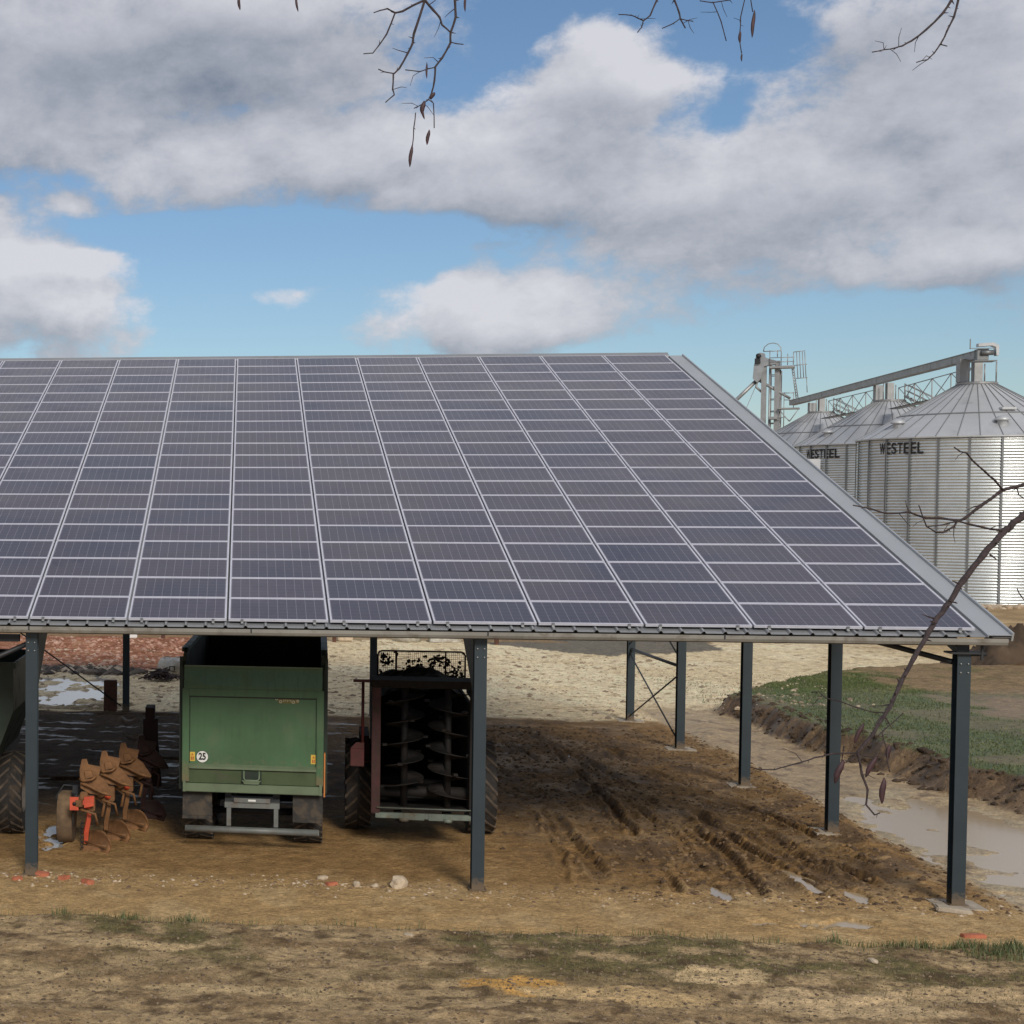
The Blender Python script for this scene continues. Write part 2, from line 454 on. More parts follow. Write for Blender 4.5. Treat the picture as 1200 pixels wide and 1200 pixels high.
    red = inpoly(wx, wy, [(-40, 33.5), (-12.6, 34.0), (-12.3, 46.8), (-13, 50.5), (-40, 50.5)]) * 1.0
    lay((.30, .135, .085), red); lay((.42, .24, .17), red * sst(n2, .5, .62)); lay((.20, .08, .05), red * sst(n4, .5, .62) * .7)
    lay((.26, .19, .12), inpoly(wx, wy, [(-40, 48.6), (3, 48.6), (3, 60), (-40, 60)]) * .8)
    edge = inpoly(wx, wy, [(-22, 22), (-15.2, 22), (-15.2, 23.6), (-17.5, 23.8), (-19.4, 27), (-19.6, 33.6), (-22, 34)]) * 1.0
    lay((.13, .105, .06), edge * .85)
    # earth under and around the shed
    earth = sst(-wy, -21.9, -21.1) * sst(wy, -3.5, -2.8) * sst(-x, -60, -20)
    lay((.34, .225, .115), earth)
    lay((.41, .29, .165), earth * sst(n4, .5, .66) * .7)
    lay((.25, .16, .08), earth * sst(n2, .52, .66) * .7)
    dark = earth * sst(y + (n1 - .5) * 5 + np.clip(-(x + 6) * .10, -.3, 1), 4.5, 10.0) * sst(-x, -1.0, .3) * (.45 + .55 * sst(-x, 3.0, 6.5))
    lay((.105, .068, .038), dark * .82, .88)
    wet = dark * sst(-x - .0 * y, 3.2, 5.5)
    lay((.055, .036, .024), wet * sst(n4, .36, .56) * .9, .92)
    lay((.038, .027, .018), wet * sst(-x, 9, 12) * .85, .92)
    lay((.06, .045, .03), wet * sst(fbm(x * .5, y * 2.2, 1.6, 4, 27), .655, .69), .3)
    lay((.205, .135, .075), churn * .45)
    lay((.33, .24, .15), churn * sst(n4, .50, .64) * .6, .6)
    lay((.12, .078, .045), churn * sst(fbm(x, y, 1.3, 5, 28), .53, .64) * .7, .7)
    lay((.11, .070, .038), rutm * .45 * sst(n2, .35, .6), .6)
    # graded pale strip
    lay((.47, .34, .195), strip * .9); lay((.55, .43, .28), strip * sst(n4, .5, .62) * .55); lay((.33, .23, .13), strip * sst(n2, .55, .65) * .5)
    # haul track
    lay((.44, .355, .25), tr * sst(n4 + n2, .5, 1.1)); lay((.42, .335, .235), tr * .75, .42)
    lay((.52, .44, .33), tr * sst(-y, -12, -3) * sst(n4, .4, .6) * .7, .35)
    lay((.22, .16, .11), tr * sst(fbm(x, y * .6, 3.0, 4, 18), .64, .70) * .8)
    # bank
    face = (up > .02) & (up < .985)
    fw = sst(up, 0, .08) * shelf
    lay((.19, .135, .088), fw); lay((.105, .070, .044), fw * sst(fbm(x, y, 1.7, 4, 19), .45, .62) * .9)
    gw = sst(up, .93, 1.0) * shelf * sst(y, 4, 8)
    lay((.085, .125, .040), gw); lay((.125, .150, .055), gw * sst(n4, .45, .6) * .8); lay((.19, .15, .09), gw * sst(fbm(x, y, .5, 5, 20), .50, .66) * .6)
    bare = gw * np.clip(sst(x + (n4 - .5) * 4, 8.6, 10.0) * sst(y + (n4 - .5) * 3, 18.5, 20.3), 0, 1)
    lay((.25, .19, .13), bare * (.6 + .4 * sst(n2 + n4, .85, 1.0))); lay((.235, .175, .12), shelf * sst(x, 13, 16) * .9)
    gfar = sst(up, .9, 1) * shelf * sst(-y, -8, -3)
    lay((.24, .17, .10), gfar)
    # turf in front
    lay((.42, .33, .225), lip); st1 = fbm(x * .55, y * 1.9, 1.3, 5, 25); lay((.215, .155, .098), lip * sst(st1, .52, .62) * .5); lay((.45, .355, .24), lip * sst(fbm(x * .5, y * 2.1, 1.1, 5, 26), .53, .64) * .75); lay((.19, .135, .085), lip * sst(n2, .52, .62) * .6)
    gp = lip * sst(fbm(x, y * 1.6, .42, 4, 22), .49, .60) * sst(y, -6.2, -4.2)
    lay((.105, .110, .050), gp * sst(n2, .38, .55) * .75)
    lay((.10, .070, .045), lip * sst(fbm(x, y * 1.5, 3.1, 4, 23), .60, .68) * .75)
    lay((.145, .10, .06), sst(lip, .05, .3) * (1 - sst(lip, .8, 1)) * .8)
    for (cx, cy, rx, ry, cc) in [(-7.8, -5.6, .50, .45, (.62, .38, .14)), (-8.4, -5.5, .35, .25, (.62, .38, .14)), (-5.2, -4.9, .75, .52, (.62, .50, .34)), (-6.6, -5.9, 1.1, .36, (.56, .43, .27)), (-3.9, -5.9, 1.1, .5, (.55, .44, .31)), (-1.9, -5.3, 1.0, .34, (.52, .41, .28)), (-11.5, -6.3, 1.5, .3, (.50, .40, .27)), (-13.2, -4.4, 1.0, .22, (.50, .40, .27))]:
        q = np.hypot((x - cx) / rx, (y - cy) / ry) + (fbm(x, y, 2.4, 5, 24) - .5) * 1.5
        lay(cc, sst(1.0 - q, 0, .12) * .95)
    hol = np.zeros(x.shape)
    for (cx, cy, rx, ry, isl, mm) in PUDDLES[-2:]:
        q = np.hypot((x - cx) / (rx + .5), (y - cy) / (ry + .8)) + (fbm(x, y, 1.6, 3, 71) - .5) * .4
        hol = np.maximum(hol, sst(1.1 - q, 0, .3))
    lay((.46, .42, .34), hol * .7 * (1 - sst(fbm(x, y * .7, 1.5, 5, 72), .52, .56) * .8), .6)
    lay((.115, .075, .042), inpoly(wx, wy, [(11.2, 34.4), (30, 32), (30, 44), (12.5, 39)]) * 1.0)
    g = 1 + (n3 - .5) * .5 + (n2 - .5) * .25
    C = np.clip(C * g[..., None] * np.array([1.12, 1.02, .81]) * 1.0, .005, .85)
    return h, C, rg

def hgt(x, y):
    return float(terrain(np.array([x]), np.array([y]))[0][0])

def axis(segs, tail0, tail1):
    a = []
    for s0, s1, st in segs: a += list(np.arange(s0, s1 - 1e-6, st))
    a.append(segs[-1][1])
    lo = []; d = segs[0][2]; p = segs[0][0]
    while p > tail0: d *= 1.16; p -= d; lo.append(p)
    hi = []; d = segs[-1][2]; p = segs[-1][1]
    while p < tail1: d *= 1.16; p += d; hi.append(p)
    return np.array(lo[::-1] + a + hi)
gx = axis([(-24, -16.5, .14), (-16.5, -7, .075), (-7, 1.6, .036), (1.6, 9, .085), (9, 20, .16)], -2500, 2500)
gy = axis([(-9, -1, .065), (-1, 10, .038), (10, 24, .09), (24, 40, .16), (40, 60, .35)], -400, 4000)
X, Y = np.meshgrid(gx, gy)
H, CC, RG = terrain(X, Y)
far = np.clip((np.hypot(X, Y - 20) - 200) / 800, 0, 1)
H = H * (1 - far)
nx, ny = len(gx), len(gy)
me = bpy.data.meshes.new('ground')
nv = nx * ny
me.vertices.add(nv)
me.vertices.foreach_set('co', np.stack([X, Y, H], -1).reshape(-1).astype(np.float32))
ii = np.arange(nv).reshape(ny, nx)
q = np.stack([ii[:-1, :-1], ii[:-1, 1:], ii[1:, 1:], ii[1:, :-1]], -1).reshape(-1, 4)
me.loops.add(q.size); me.polygons.add(len(q))
me.loops.foreach_set('vertex_index', q.reshape(-1).astype(np.int32))
me.polygons.foreach_set('loop_start', np.arange(0, q.size, 4, dtype=np.int32))
me.polygons.foreach_set('use_smooth', np.ones(len(q), bool))
me.update(calc_edges=True)
ca = me.color_attributes.new('soil', 'FLOAT_COLOR', 'POINT')
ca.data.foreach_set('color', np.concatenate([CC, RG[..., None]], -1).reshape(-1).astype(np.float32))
gmat, nt, bs = newmat('ground_soil')
at = nn(nt, 'ShaderNodeAttribute', attribute_name='soil')
geo = nt.nodes.new('ShaderNodeNewGeometry')
pos = geo.outputs['Position']
f1 = noise(nt, pos, 14, 6, .65); f2 = noise(nt, pos, 55, 4, .6); f3 = noise(nt, pos, 3.1, 7, .6, .3)
vo = nn(nt, 'ShaderNodeTexVoronoi'); vo.inputs['Scale'].default_value = 22; nt.links.new(pos, vo.inputs['Vector'])
k = math_(nt, 'MULTIPLY', smooth(nt, f1, .28, .72, .70, 1.26), smooth(nt, f2, .28, .72, .76, 1.22))
k = math_(nt, 'MULTIPLY', k, smooth(nt, f3, .3, .7, .82, 1.16))
mul = nt.nodes.new('ShaderNodeVectorMath'); mul.operation = 'SCALE'
nt.links.new(at.outputs['Color'], mul.inputs[0]); nt.links.new(k, mul.inputs['Scale'])
# stray pale chips and dark crumbs
chip = math_(nt, 'LESS_THAN', vo.outputs['Distance'], .13)
sepc = nt.nodes.new('ShaderNodeSeparateXYZ'); nt.links.new(vo.outputs['Color'], sepc.inputs[0])
chip = math_(nt, 'MULTIPLY', chip, math_(nt, 'GREATER_THAN', sepc.outputs[0], .86))
col = mixc(nt, math_(nt, 'MULTIPLY', chip, .55), mul.outputs[0], (.50, .42, .31, 1))
crumb = smooth(nt, noise(nt, pos, 9, 6, .72), .575, .63)
col = mixc(nt, math_(nt, 'MULTIPLY', crumb, .30), col, (.10, .068, .042, 1))
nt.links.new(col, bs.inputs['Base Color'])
nt.links.new(math_(nt, 'ADD', at.outputs['Alpha'], math_(nt, 'MULTIPLY', math_(nt, 'SUBTRACT', f1, .5), .25), clamp=True), bs.inputs['Roughness'])
nt.links.new(smooth(nt, at.outputs['Alpha'], .35, .85, .75, .20), bs.inputs['Specular IOR Level'])
hsum = math_(nt, 'ADD', math_(nt, 'MULTIPLY', f1, 1.0), math_(nt, 'MULTIPLY', f2, .35))
hsum = math_(nt, 'ADD', hsum, math_(nt, 'MULTIPLY', f3, 1.6))
bp = nt.nodes.new('ShaderNodeBump'); bp.inputs['Strength'].default_value = 1.0; bp.inputs['Distance'].default_value = .042
nt.links.new(hsum, bp.inputs['Height']); nt.links.new(bp.outputs[0], bs.inputs['Normal'])
me.materials.append(gmat)
ground = bpy.data.objects.new('ground', me); COL.objects.link(ground)
tag(ground, kind='structure')

for (cx, cy, rx, ry, isl, mm) in PUDDLES:
    b = MB(); n = 28
    aa = np.arange(16) * PI / 8
    z = float(terrain(np.append(cx + 1.1 * rx * np.cos(aa), cx), np.append(cy + 1.1 * ry * np.sin(aa), cy), False)[0].mean()) - .045
    if mm == 'water': z -= .012
    b.add([(cx, cy, z)] + [(cx + 1.22 * rx * math.cos(2 * PI * k / n), cy + 1.22 * ry * math.sin(2 * PI * k / n), z) for k in range(n)],
          [(0, 1 + k, 1 + (k + 1) % n) for k in range(n)])
    tag(b.build('puddle_water', M[mm]), kind='structure')

# ---- loose clods (nobody could count them)
def rock_verts(r, flat=.7, n=7):
    vs = [(0, 0, r * flat)]
    for k in range(n):
        a = 2 * PI * k / n; q = r * random.uniform(.7, 1.15)
        vs.append((q * math.cos(a), q * math.sin(a), r * flat * random.uniform(.1, .5)))
    for k in range(n):
        a = 2 * PI * k / n; q = r * random.uniform(.8, 1.1)
        vs.append((q * math.cos(a), q * math.sin(a), -r * .4))
    fs = [(0, 1 + k, 1 + (k + 1) % n) for k in range(n)] + [(1 + k, 1 + n + k, 1 + n + (k + 1) % n, 1 + (k + 1) % n) for k in range(n)]
    return vs, fs
def scatter(name, pts, rmin, rmax, mats, lab, cat, power=3):
    P = np.array(pts); hh = terrain(P[:, 0], P[:, 1])[0]
    b = MB()
    for (x, y), z in zip(pts, hh):
        if z < -.045: continue
        r = rmin + (rmax - rmin) * random.random() ** power
        vs, fs = rock_verts(r)
        b.T = Matrix.Translation((x, y, z)) @ Matrix.Rotation(random.uniform(0, 6), 4, 'Z') @ Matrix.Diagonal((random.uniform(.7, 1.5), 1, 1, 1))
        b.cur = random.randrange(len(mats)); b.add(vs, fs)
    b.T = Matrix.Identity(4)
    return tag(b.build(name, mats), lab, cat, kind='stuff')
rr = random.Random(3)
pts = []
while len(pts) < 8500:
    x, y = rr.uniform(-7, .9), rr.uniform(-.5, 20) ** 1.0
    if vn_ := (x + .25 * y > -6 + rr.random() * 3): pts.append((x, y))
scatter('mud_clods', pts, .010, .062, [mat('clod_dark', (.10, .062, .034), .95, 0, .3, 9), mat('clod_brown', (.20, .13, .07), .95, 0, .3, 9)], 'brown mud clods churned up between the wheel ruts under the roof', 'mud clods')
pts = [(rr.uniform(-17, .5), rr.gauss(-.15, .35)) for _ in range(1100)] + [(rr.gauss(-15, .9), rr.gauss(.0, .22)) for _ in range(160)] + [(rr.gauss(-9.9, .8), rr.gauss(.05, .12)) for _ in range(170)]
scatter('gravel_line', pts, .008, .040, [M['stone'], mat('grit', (.33, .23, .14), .9, 0, .3, 9), mat('grit_dark', (.17, .11, .07), .9, 0, .3, 9)], 'thin line of pale grit and small stones along the dripline of the roof', 'gravel')
pts = [(rr.uniform(-17, .5), rr.uniform(-8.2, -2.9)) for _ in range(9000)]
scatter('turf_crumbs', pts, .008, .030, [mat('crumb_dark', (.11, .078, .05), .95, 0, .3, 9), mat('crumb_mid', (.24, .175, .115), .95, 0, .3, 9)], 'dark crumbs of earth strewn over the worn turf in the foreground', 'earth crumbs')
pts = [(rr.uniform(-20, 7), rr.uniform(21.6, 42)) for _ in range(2600)]
scatter('yard_gravel', pts, .03, .12, [M['stone'], mat('yard_grit', (.26, .2, .14), .9, 0, .3, 9)], 'pale crushed stones scattered over the yard behind the shed', 'gravel', 5)
pts = [(rr.uniform(-22, -12.6), rr.uniform(33.6, 48)) for _ in range(1500)]
scatter('red_rubble', pts, .04, .16, [mat('red_lump', (.32, .15, .10), .9, 0, .3, 4), mat('pink_lump', (.45, .28, .21), .9, 0, .3, 4)], 'reddish rubble spread over the field behind the shed', 'rubble', 4)
pts = [(rr.uniform(-20, -16.2) , 33.2 + rr.gauss(0, .5) + (0)) for _ in range(330)] + [(rr.uniform(-17.2, -15.4), 32.6 + rr.gauss(0, .4)) for _ in range(120)]
scatter('rubble_row', pts, .08, .30, [M['rubble'], mat('rubble_dark', (.07, .055, .045), .95, 0, .4, 4), M['stone']], 'row of dark and pale broken rubble at the foot of the red soil', 'rubble', 2)
pts = [(rr.uniform(32, 46), 78.2 + rr.gauss(0, .6)) for _ in range(160)]
scatter('bin_foot_rubble', pts, .12, .45, [M['stone'], mat('tan_lump', (.4, .3, .2), .9, 0, .3, 3)], 'pale stones heaped along the foot of the nearest grain bin', 'rubble', 2)
pts = [(BX_ + rr.uniform(-.3, 1.0), yy) for yy in [rr.uniform(2, 25) for _ in range(700)] for BX_ in [float(np.interp(yy, BFY, BFX))]]
scatter('bank_clods', pts, .02, .11, [M['soil']], 'brown clods fallen from the cut bank beside the track', 'mud clods')

# ---- grass
gm, nt, bs = newmat('grass_blades')
oi = nn(nt, 'ShaderNodeNewGeometry'); n_ = noise(nt, oi.outputs['Position'], 1.7, 4, .6); n2_ = noise(nt, oi.outputs['Position'], 23, 2, .6)
cg = mixc(nt, smooth(nt, n_, .35, .65), (.075, .100, .034, 1), (.125, .145, .055, 1))
cg = mixc(nt, smooth(nt, n2_, .52, .70), cg, (.22, .20, .10, 1))
nt.links.new(cg, bs.inputs['Base Color']); bs.inputs['Roughness'].default_value = .6
dg, nt, bs = newmat('dry_turf_blades')
oi = nn(nt, 'ShaderNodeNewGeometry'); n_ = noise(nt, oi.outputs['Position'], 5, 4, .6)
nt.links.new(mixc(nt, smooth(nt, n_, .35, .65), (.125, .110, .050, 1), (.23, .175, .10, 1)), bs.inputs['Base Color']); bs.inputs['Roughness'].default_value = .8
def blades(name, pts, h0, h1, w, m, lab, cat='grass'):
    P = np.array([(p[0], p[1]) for p in pts]); hh = terrain(P[:, 0], P[:, 1])[0]
    b = MB(); rg_ = random.Random(5)
    for p, z in zip(pts, hh):
        if z < -.04: continue
        s = p[2] if len(p) > 2 else 1
        L = rg_.uniform(h0, h1) * s; a = rg_.uniform(0, 2 * PI); le = rg_.uniform(.1, .75) * L
        dx, dy = math.cos(a), math.sin(a); px_, py_ = -dy * w / 2, dx * w / 2
        x, y = p[0], p[1]
        b.add([(x - px_, y - py_, z - .01), (x + px_, y + py_, z - .01), (x + dx * le * .35 + px_ * .8, y + dy * le * .35 + py_ * .8, z + L * .55),
               (x + dx * le * .35 - px_ * .8, y + dy * le * .35 - py_ * .8, z + L * .55), (x + dx * le, y + dy * le, z + L)], [(0, 1, 2, 3), (3, 2, 4)])
    return tag(b.build(name, m), lab, cat, kind='stuff')
g_ = random.Random(9)
def lipy_(x): return float(-2.75 + (fbm(np.array([x]), np.array([0.0]), .7, 4, 21)[0] - .5) * .7)
pts = []
for _ in range(9000):
    x = g_.uniform(-16.5, 1.5); w = 0
    if x > -1.9: w = .9
    elif x > -3.6: w = .25
    elif -14.4 < x < -12.0: w = .5
    else: w = .09
    cl = float(vnoise(np.array([x * 2.6]), np.array([3.3]), 5)[0])
    if g_.random() < w * (0.15 + cl): pts.append((x, lipy_(x) - abs(g_.gauss(0, .16)) + .02, .5 + cl))
for _ in range(1300):
    x = g_.uniform(-1.4, 1.6); pts.append((x, -3.0 - abs(g_.gauss(0, .33)), g_.uniform(.6, 1.25)))
for cx, n in ((-3.05, 110), (-2.2, 60), (-1.35, 150), (-.6, 220), (-13.2, 130), (-3.9, 30), (-5.6, 25)):
    for _ in range(n): pts.append((cx + g_.gauss(0, .12), lipy_(cx) - .08 + g_.gauss(0, .06), g_.uniform(.7, 1.5)))
blades('verge_grass', pts, .05, .15, .011, gm, 'green grass tufts along the lip of the turf in front of the shed')
pts = []
X_ = np.array([g_.uniform(-17, 1.5) for _ in range(30000)]); Y_ = np.array([g_.uniform(-8.3, -2.9) for _ in range(30000)])
dens = sst(fbm(X_, Y_ * 1.6, .42, 4, 22), .46, .60) * sst(fbm(X_, Y_, 2.2, 5, 12), .36, .55)
for x, y, d in zip(X_, Y_, dens):
    if g_.random() < d * .55 + .05: pts.append((x, y))
blades('sparse_turf', pts, .015, .048, .010, dg, 'thin dry turf on the worn ground in the foreground', 'turf')
pts = []
X_ = np.array([g_.uniform(3.2, 16) for _ in range(60000)]); Y_ = np.array([g_.uniform(6, 36) for _ in range(60000)])
T_ = terrain(X_, Y_)
for x, y, c in zip(X_, Y_, T_[1]):
    if c[1] > c[0] * (.80 + .35 * g_.random()): pts.append((x, y))
blades('shelf_grass', pts, .02, .06, .024, gm, 'short green grass covering the shelf above the cut bank')
# ---------------------------------------------------------------- open shed with solar roof
EH = 4.448; TH = .3058; CP = 1.685; RP = 1.01; NR = 20; NC = 12
ct, st_ = math.cos(TH), math.sin(TH)
def roofpt(x, s, n=0.0):
    """point on the roof: s metres up the slope from the panel edge, n metres above the panel glass plane"""
    return (x, s * ct - n * st_, EH + s * st_ + n * ct)
XR, XL = .51, -23.2
shed = thing('open_shed', 'open steel farm shed on dark posts with solar panels covering its sloping roof', 'shed', (0, 0, 0))
# ribbed sheet
b = MB(); S0, S1 = -.13, NR * RP + .12
prof = []; x = XR - .04; n0 = -.092
k = 0
while x > XL:
    prof += [(x, n0), (x - .262, n0), (x - .285, n0 + .035), (x - .310, n0 + .035)]; x -= .3333
vs = [roofpt(a, S0, c) for a, c in prof] + [roofpt(a, S1, c) for a, c in prof] + [roofpt(a, S0, c - .006) for a, c in prof] + [roofpt(a, S1, c - .006) for a, c in prof]
n = len(prof)
fs = [(i, i + 1, n + i + 1, n + i) for i in range(n - 1)] + [(2 * n + i, 3 * n + i, 3 * n + i + 1, 2 * n + i + 1) for i in range(n - 1)] + [(i, 2 * n + i, 2 * n + i + 1, i + 1) for i in range(n - 1)]
b.add(vs, fs); b.build('roof_sheet', M['sheet'], shed)
# back slope
rz_ = roofpt(0, S1, -.125)
b = MB(); yb, zb = 22.7, rz_[2] - 1.1
b.add([(XL, rz_[1], rz_[2]), (XR, rz_[1], rz_[2]), (XR, yb, zb), (XL, yb, zb), (XL, rz_[1], rz_[2] - .05), (XR, rz_[1], rz_[2] - .05), (XR, yb, zb - .05), (XL, yb, zb - .05)],
      [(0, 1, 2, 3), (7, 6, 5, 4), (0, 4, 5, 1), (1, 5, 6, 2), (2, 6, 7, 3), (3, 7, 4, 0)])
b.build('back_roof_sheet', M['sheet'], shed)
b = MB()
r0 = roofpt(0, S1 - .06, -.02)
b.prism([(r0[1], r0[2] - .06), (r0[1], r0[2]), (r0[1] + .14, r0[2] + .085), (r0[1] + .32, r0[2] - .02), (r0[1] + .32, r0[2] - .07), (r0[1] + .14, r0[2] + .02)], XL, .10, 'yz')
b.build('ridge_cap', M['sheet'], shed)
# gable flashing
b = MB()
def rp_box(b, x0, x1, s0, s1, n0, n1):
    vs = [roofpt(x, s, n) for n in (n0, n1) for s in (s0, s1) for x in (x0, x1)]
    b.add(vs, [(0, 2, 3, 1), (4, 5, 7, 6), (0, 1, 5, 4), (2, 6, 7, 3), (0, 4, 6, 2), (1, 3, 7, 5)])
rp_box(b, .115, .47, -.15, S1 + .02, -.062, -.052)
rp_box(b, .115, .130, -.15, S1 + .02, -.091, -.0625)
rp_box(b, .4705, .50, -.15, S1 + .02, -.15, -.012)
b.build('gable_flashing', M['flash'], shed)
# gutter
b = MB()
zt = EH - .150
b.prism([(-.17, zt), (-.17, zt - .07), (-.235, zt - .10), (-.30, zt - .088), (-.315, zt - .045), (-.315, zt + .012), (-.305, zt + .012), (-.305, zt - .04), (-.29, zt - .078), (-.235, zt - .088), (-.18, zt - .065), (-.18, zt)], XL, .33, 'yz')
b.build('gutter', M['gutter'], shed)
b = MB(); b.prism([(-.17, zt), (-.17, zt - .07), (-.235, zt - .10), (-.30, zt - .088), (-.315, zt - .045), (-.315, zt + .012)], .331, .338, 'yz'); b.build('gutter_end', M['galv'], shed)
for gx_ in (-15.12, -7.58, -3.9, -11.4):
    b = MB(); b.box(gx_ - .012, gx_ + .012, -.3185, -.3155, zt - .05, zt + .02); b.build('gutter_joint', M['steel_dark'], shed)
b = MB(); b.box(.02, .05, -.14, -.11, EH - .50, EH - .16); b.build('gutter_bracket', M['steel_dark'], shed)
# clamps under the lowest panels
def clamp_b():
    b = MB(); b.box(-.022, .022, -.040, .0, -.060, -.052); b.box(-.022, .022, -.010, -.002, -.0515, -.004); b.box(-.022, .022, -.010, .010, .001, .006)
    return b
cl0 = None
for c in range(NC):
    for off in (-.24, -1.44):
        X0 = -c * CP + off
        if cl0 is None:
            cl0 = clamp_b().build('clamp', M['galv'], shed); o = cl0
        else:
            o = cl0.copy(); COL.objects.link(o); o.parent = shed
        o.location = roofpt(X0, -.002, 0); o.rotation_euler = (TH, 0, 0)
# posts
def hpost(h):
    b = MB(); b.box(-.10, .10, -.10, -.083, 0, h); b.box(-.10, .10, .083, .10, 0, h); b.box(-.005, .005, -.0828, .0828, 0, h)
    b.box(-.14, .14, -.14, .14, -.002, .018)
    return b
XS = [-.19, -7.65, -15.11, -22.57]; YS = [.05, 5.50, 10.95, 16.40, 21.85]
def under(y):   # underside of the rafters
    return (EH + y / ct * st_ - .42) if y < S1 * ct else zb - .3 + (22.7 - y) * .25
def post(x, y, h, foot=True, lab=None):
    z = hgt(x, y)
    o = hpost(h - z).build('post', M['post'], shed, (x, y, z + .015))
    if lab: o['label'] = lab
    if foot:
        f = MB(); w = .36
        f.add([(-w, -w * .8, -.25), (w * .95, -w, -.25), (w, w * .8, -.25), (-w * .9, w, -.25), (-w, -w * .8, .004), (w * .95, -w, .010), (w, w * .8, .004), (-w * .9, w, .002)],
              [(0, 3, 2, 1), (4, 5, 6, 7), (0, 1, 5, 4), (1, 2, 6, 5), (2, 3, 7, 6), (3, 0, 4, 7)])
        f.build('footing', M['concrete'], o, (0, 0, -.005))
    for sx in (-.055, .055):
        for sz in (-.16, -.30):
            bo = MB(); bo.tube([(sx, -.10, h - z + sz), (sx, -.118, h - z + sz)], .014, 6); bo.build('bolt', M['galv'], o)
    return o
for x in XS: post(x, YS[0], 4.03 if x == XS[0] else 4.16, x > -1)
for y in YS[1:4]: post(XS[0], y, under(y))
for x in XS: post(x, YS[4], under(YS[4]), x > -1)
# plinth corner of the nearest right post
# rafters with haunches
for i, x in enumerate(XS):
    b = MB()
    yy0, yy1 = .0 if i else .0, S1 * ct - .05
    z0 = EH + yy0 / ct * st_ - .40; z1 = EH + yy1 / ct * st_ - .40
    dp = .30 if i else .16
    b.prism([(yy0, z0 + .10), (yy1, z1 + .10), (yy1, z1 + .10 - dp), (yy0, z0 + .10 - dp)], x - .06, x + .06, 'yz')
    b.prism([(yy1 + .002, z1 + .10), (22.5, zb - .12), (22.5, zb - .12 - dp), (yy1 + .002, z1 + .10 - dp)], x - .06, x + .06, 'yz')
    b.build('rafter', M['steel_dark'], shed)
    if 0 < i < 4:
        b = MB(); b.prism([(.152, 3.20), (.152, 4.16), (1.95, 4.68), (1.95, 4.36)], x - .085, x + .085, 'yz')
        b.build('haunch', M['steel_dark'], shed)
# purlins
for j in range(13):
    s = .35 + j * 1.62; b = MB()
    vs = []
    p0 = roofpt(0, s, -.235)
    b.box(XL + .2, .45, p0[1] - .03, p0[1] + .03, p0[2] - .055, p0[2] + .055)
    b.build('purlin', M['steel_dark'], shed)
b = MB(); b.box(XL + .3, -.2905, .0, .10, 4.17, 4.30); b.build('eave_beam', M['steel_dark'], shed)
b = MB(); b.box(-.42, .10, -.13, .16, 4.045, 4.075); b.box(-.30, -.12, -.05, .12, 4.0755, 4.2); b.box(-.08, .19, .06, .12, 4.0, 4.05); b.build('cap_plate', M['steel_dark'], shed)
# bracing rods
def rod(a, c, r=.022, name='brace', m='steel_dark'):
    b = MB(); b.tube([a, c], r, 8); return b.build(name, M[m], shed)
rod((-.30, .12, 3.90), (-2.6, 2.4, 4.55), .045)
rod((-15.2, .10, 3.98), (-16.9, .4, 3.20), .045)
xg = -.19
rod((xg, 16.51, 1.95), (xg, 21.74, .18)); rod((xg - .05, 16.51, .25), (xg - .05, 21.74, 1.98))
rod((xg, 16.51, 2.15), (xg, 21.74, 2.12), .045)
rod((xg, 16.51, 2.35), (xg, 21.74, 4.2)); rod((xg - .05, 16.51, 4.3), (xg - .05, 21.74, 2.3))
rod((-15.26, 21.80, .15), (-22.4, 21.80, 5.2)); rod((-22.4, 21.86, .15), (-15.26, 21.86, 5.2))
b = MB(); b.box(-16.62, -14.98 - .35, .0, .14, 4.02, 4.14); b.build('knee_beam', M['steel_dark'], shed)

# ---------------------------------------------------------------- solar panels
def make_panel():
    root = thing('solar_panel', None, 'solar panel')
    W, L, T, F = 1.650, .990, .040, .030
    b = MB()
    x0, x1 = -W / 2, W / 2
    b.box(x0, x1, -L / 2, -L / 2 + F, -T, 0); b.box(x0, x1, L / 2 - F, L / 2, -T, 0)
    b.box(x0, x0 + F, -L / 2 + F, L / 2 - F, -T, -.0003); b.box(x1 - F, x1, -L / 2 + F, L / 2 - F, -T, -.0003)
    b.build('frame', M['alu'], root)
    b = MB(); b.box(x0 + F, x1 - F, -L / 2 + F, L / 2 - F, -.012, -.004)
    b.build('cell_glass', M['cells'], root)
    return root
p0 = make_panel()
tilt_ = random.Random(2)
first = True
for r in range(NR):
    for c in range(NC):
        o = p0 if first else copy_tree(p0); first = False
        o.location = roofpt(-(c + .5) * CP, r * RP + RP / 2, 0); o.rotation_euler = (TH + tilt_.gauss(0, .0018), tilt_.gauss(0, .0012), 0)
        rt = 'lowest row by the gutter' if r == 0 else ('top row under the ridge' if r == NR - 1 else ORD[r + 1] + ' row up from the gutter')
        cc_ = 'beside the right gable flashing' if c == 0 else ORD[c + 1] + ' column from the right gable'
        tag(o, 'solar panel, %s, %s' % (rt, cc_), 'solar panel', 'solar panels covering the shed roof')

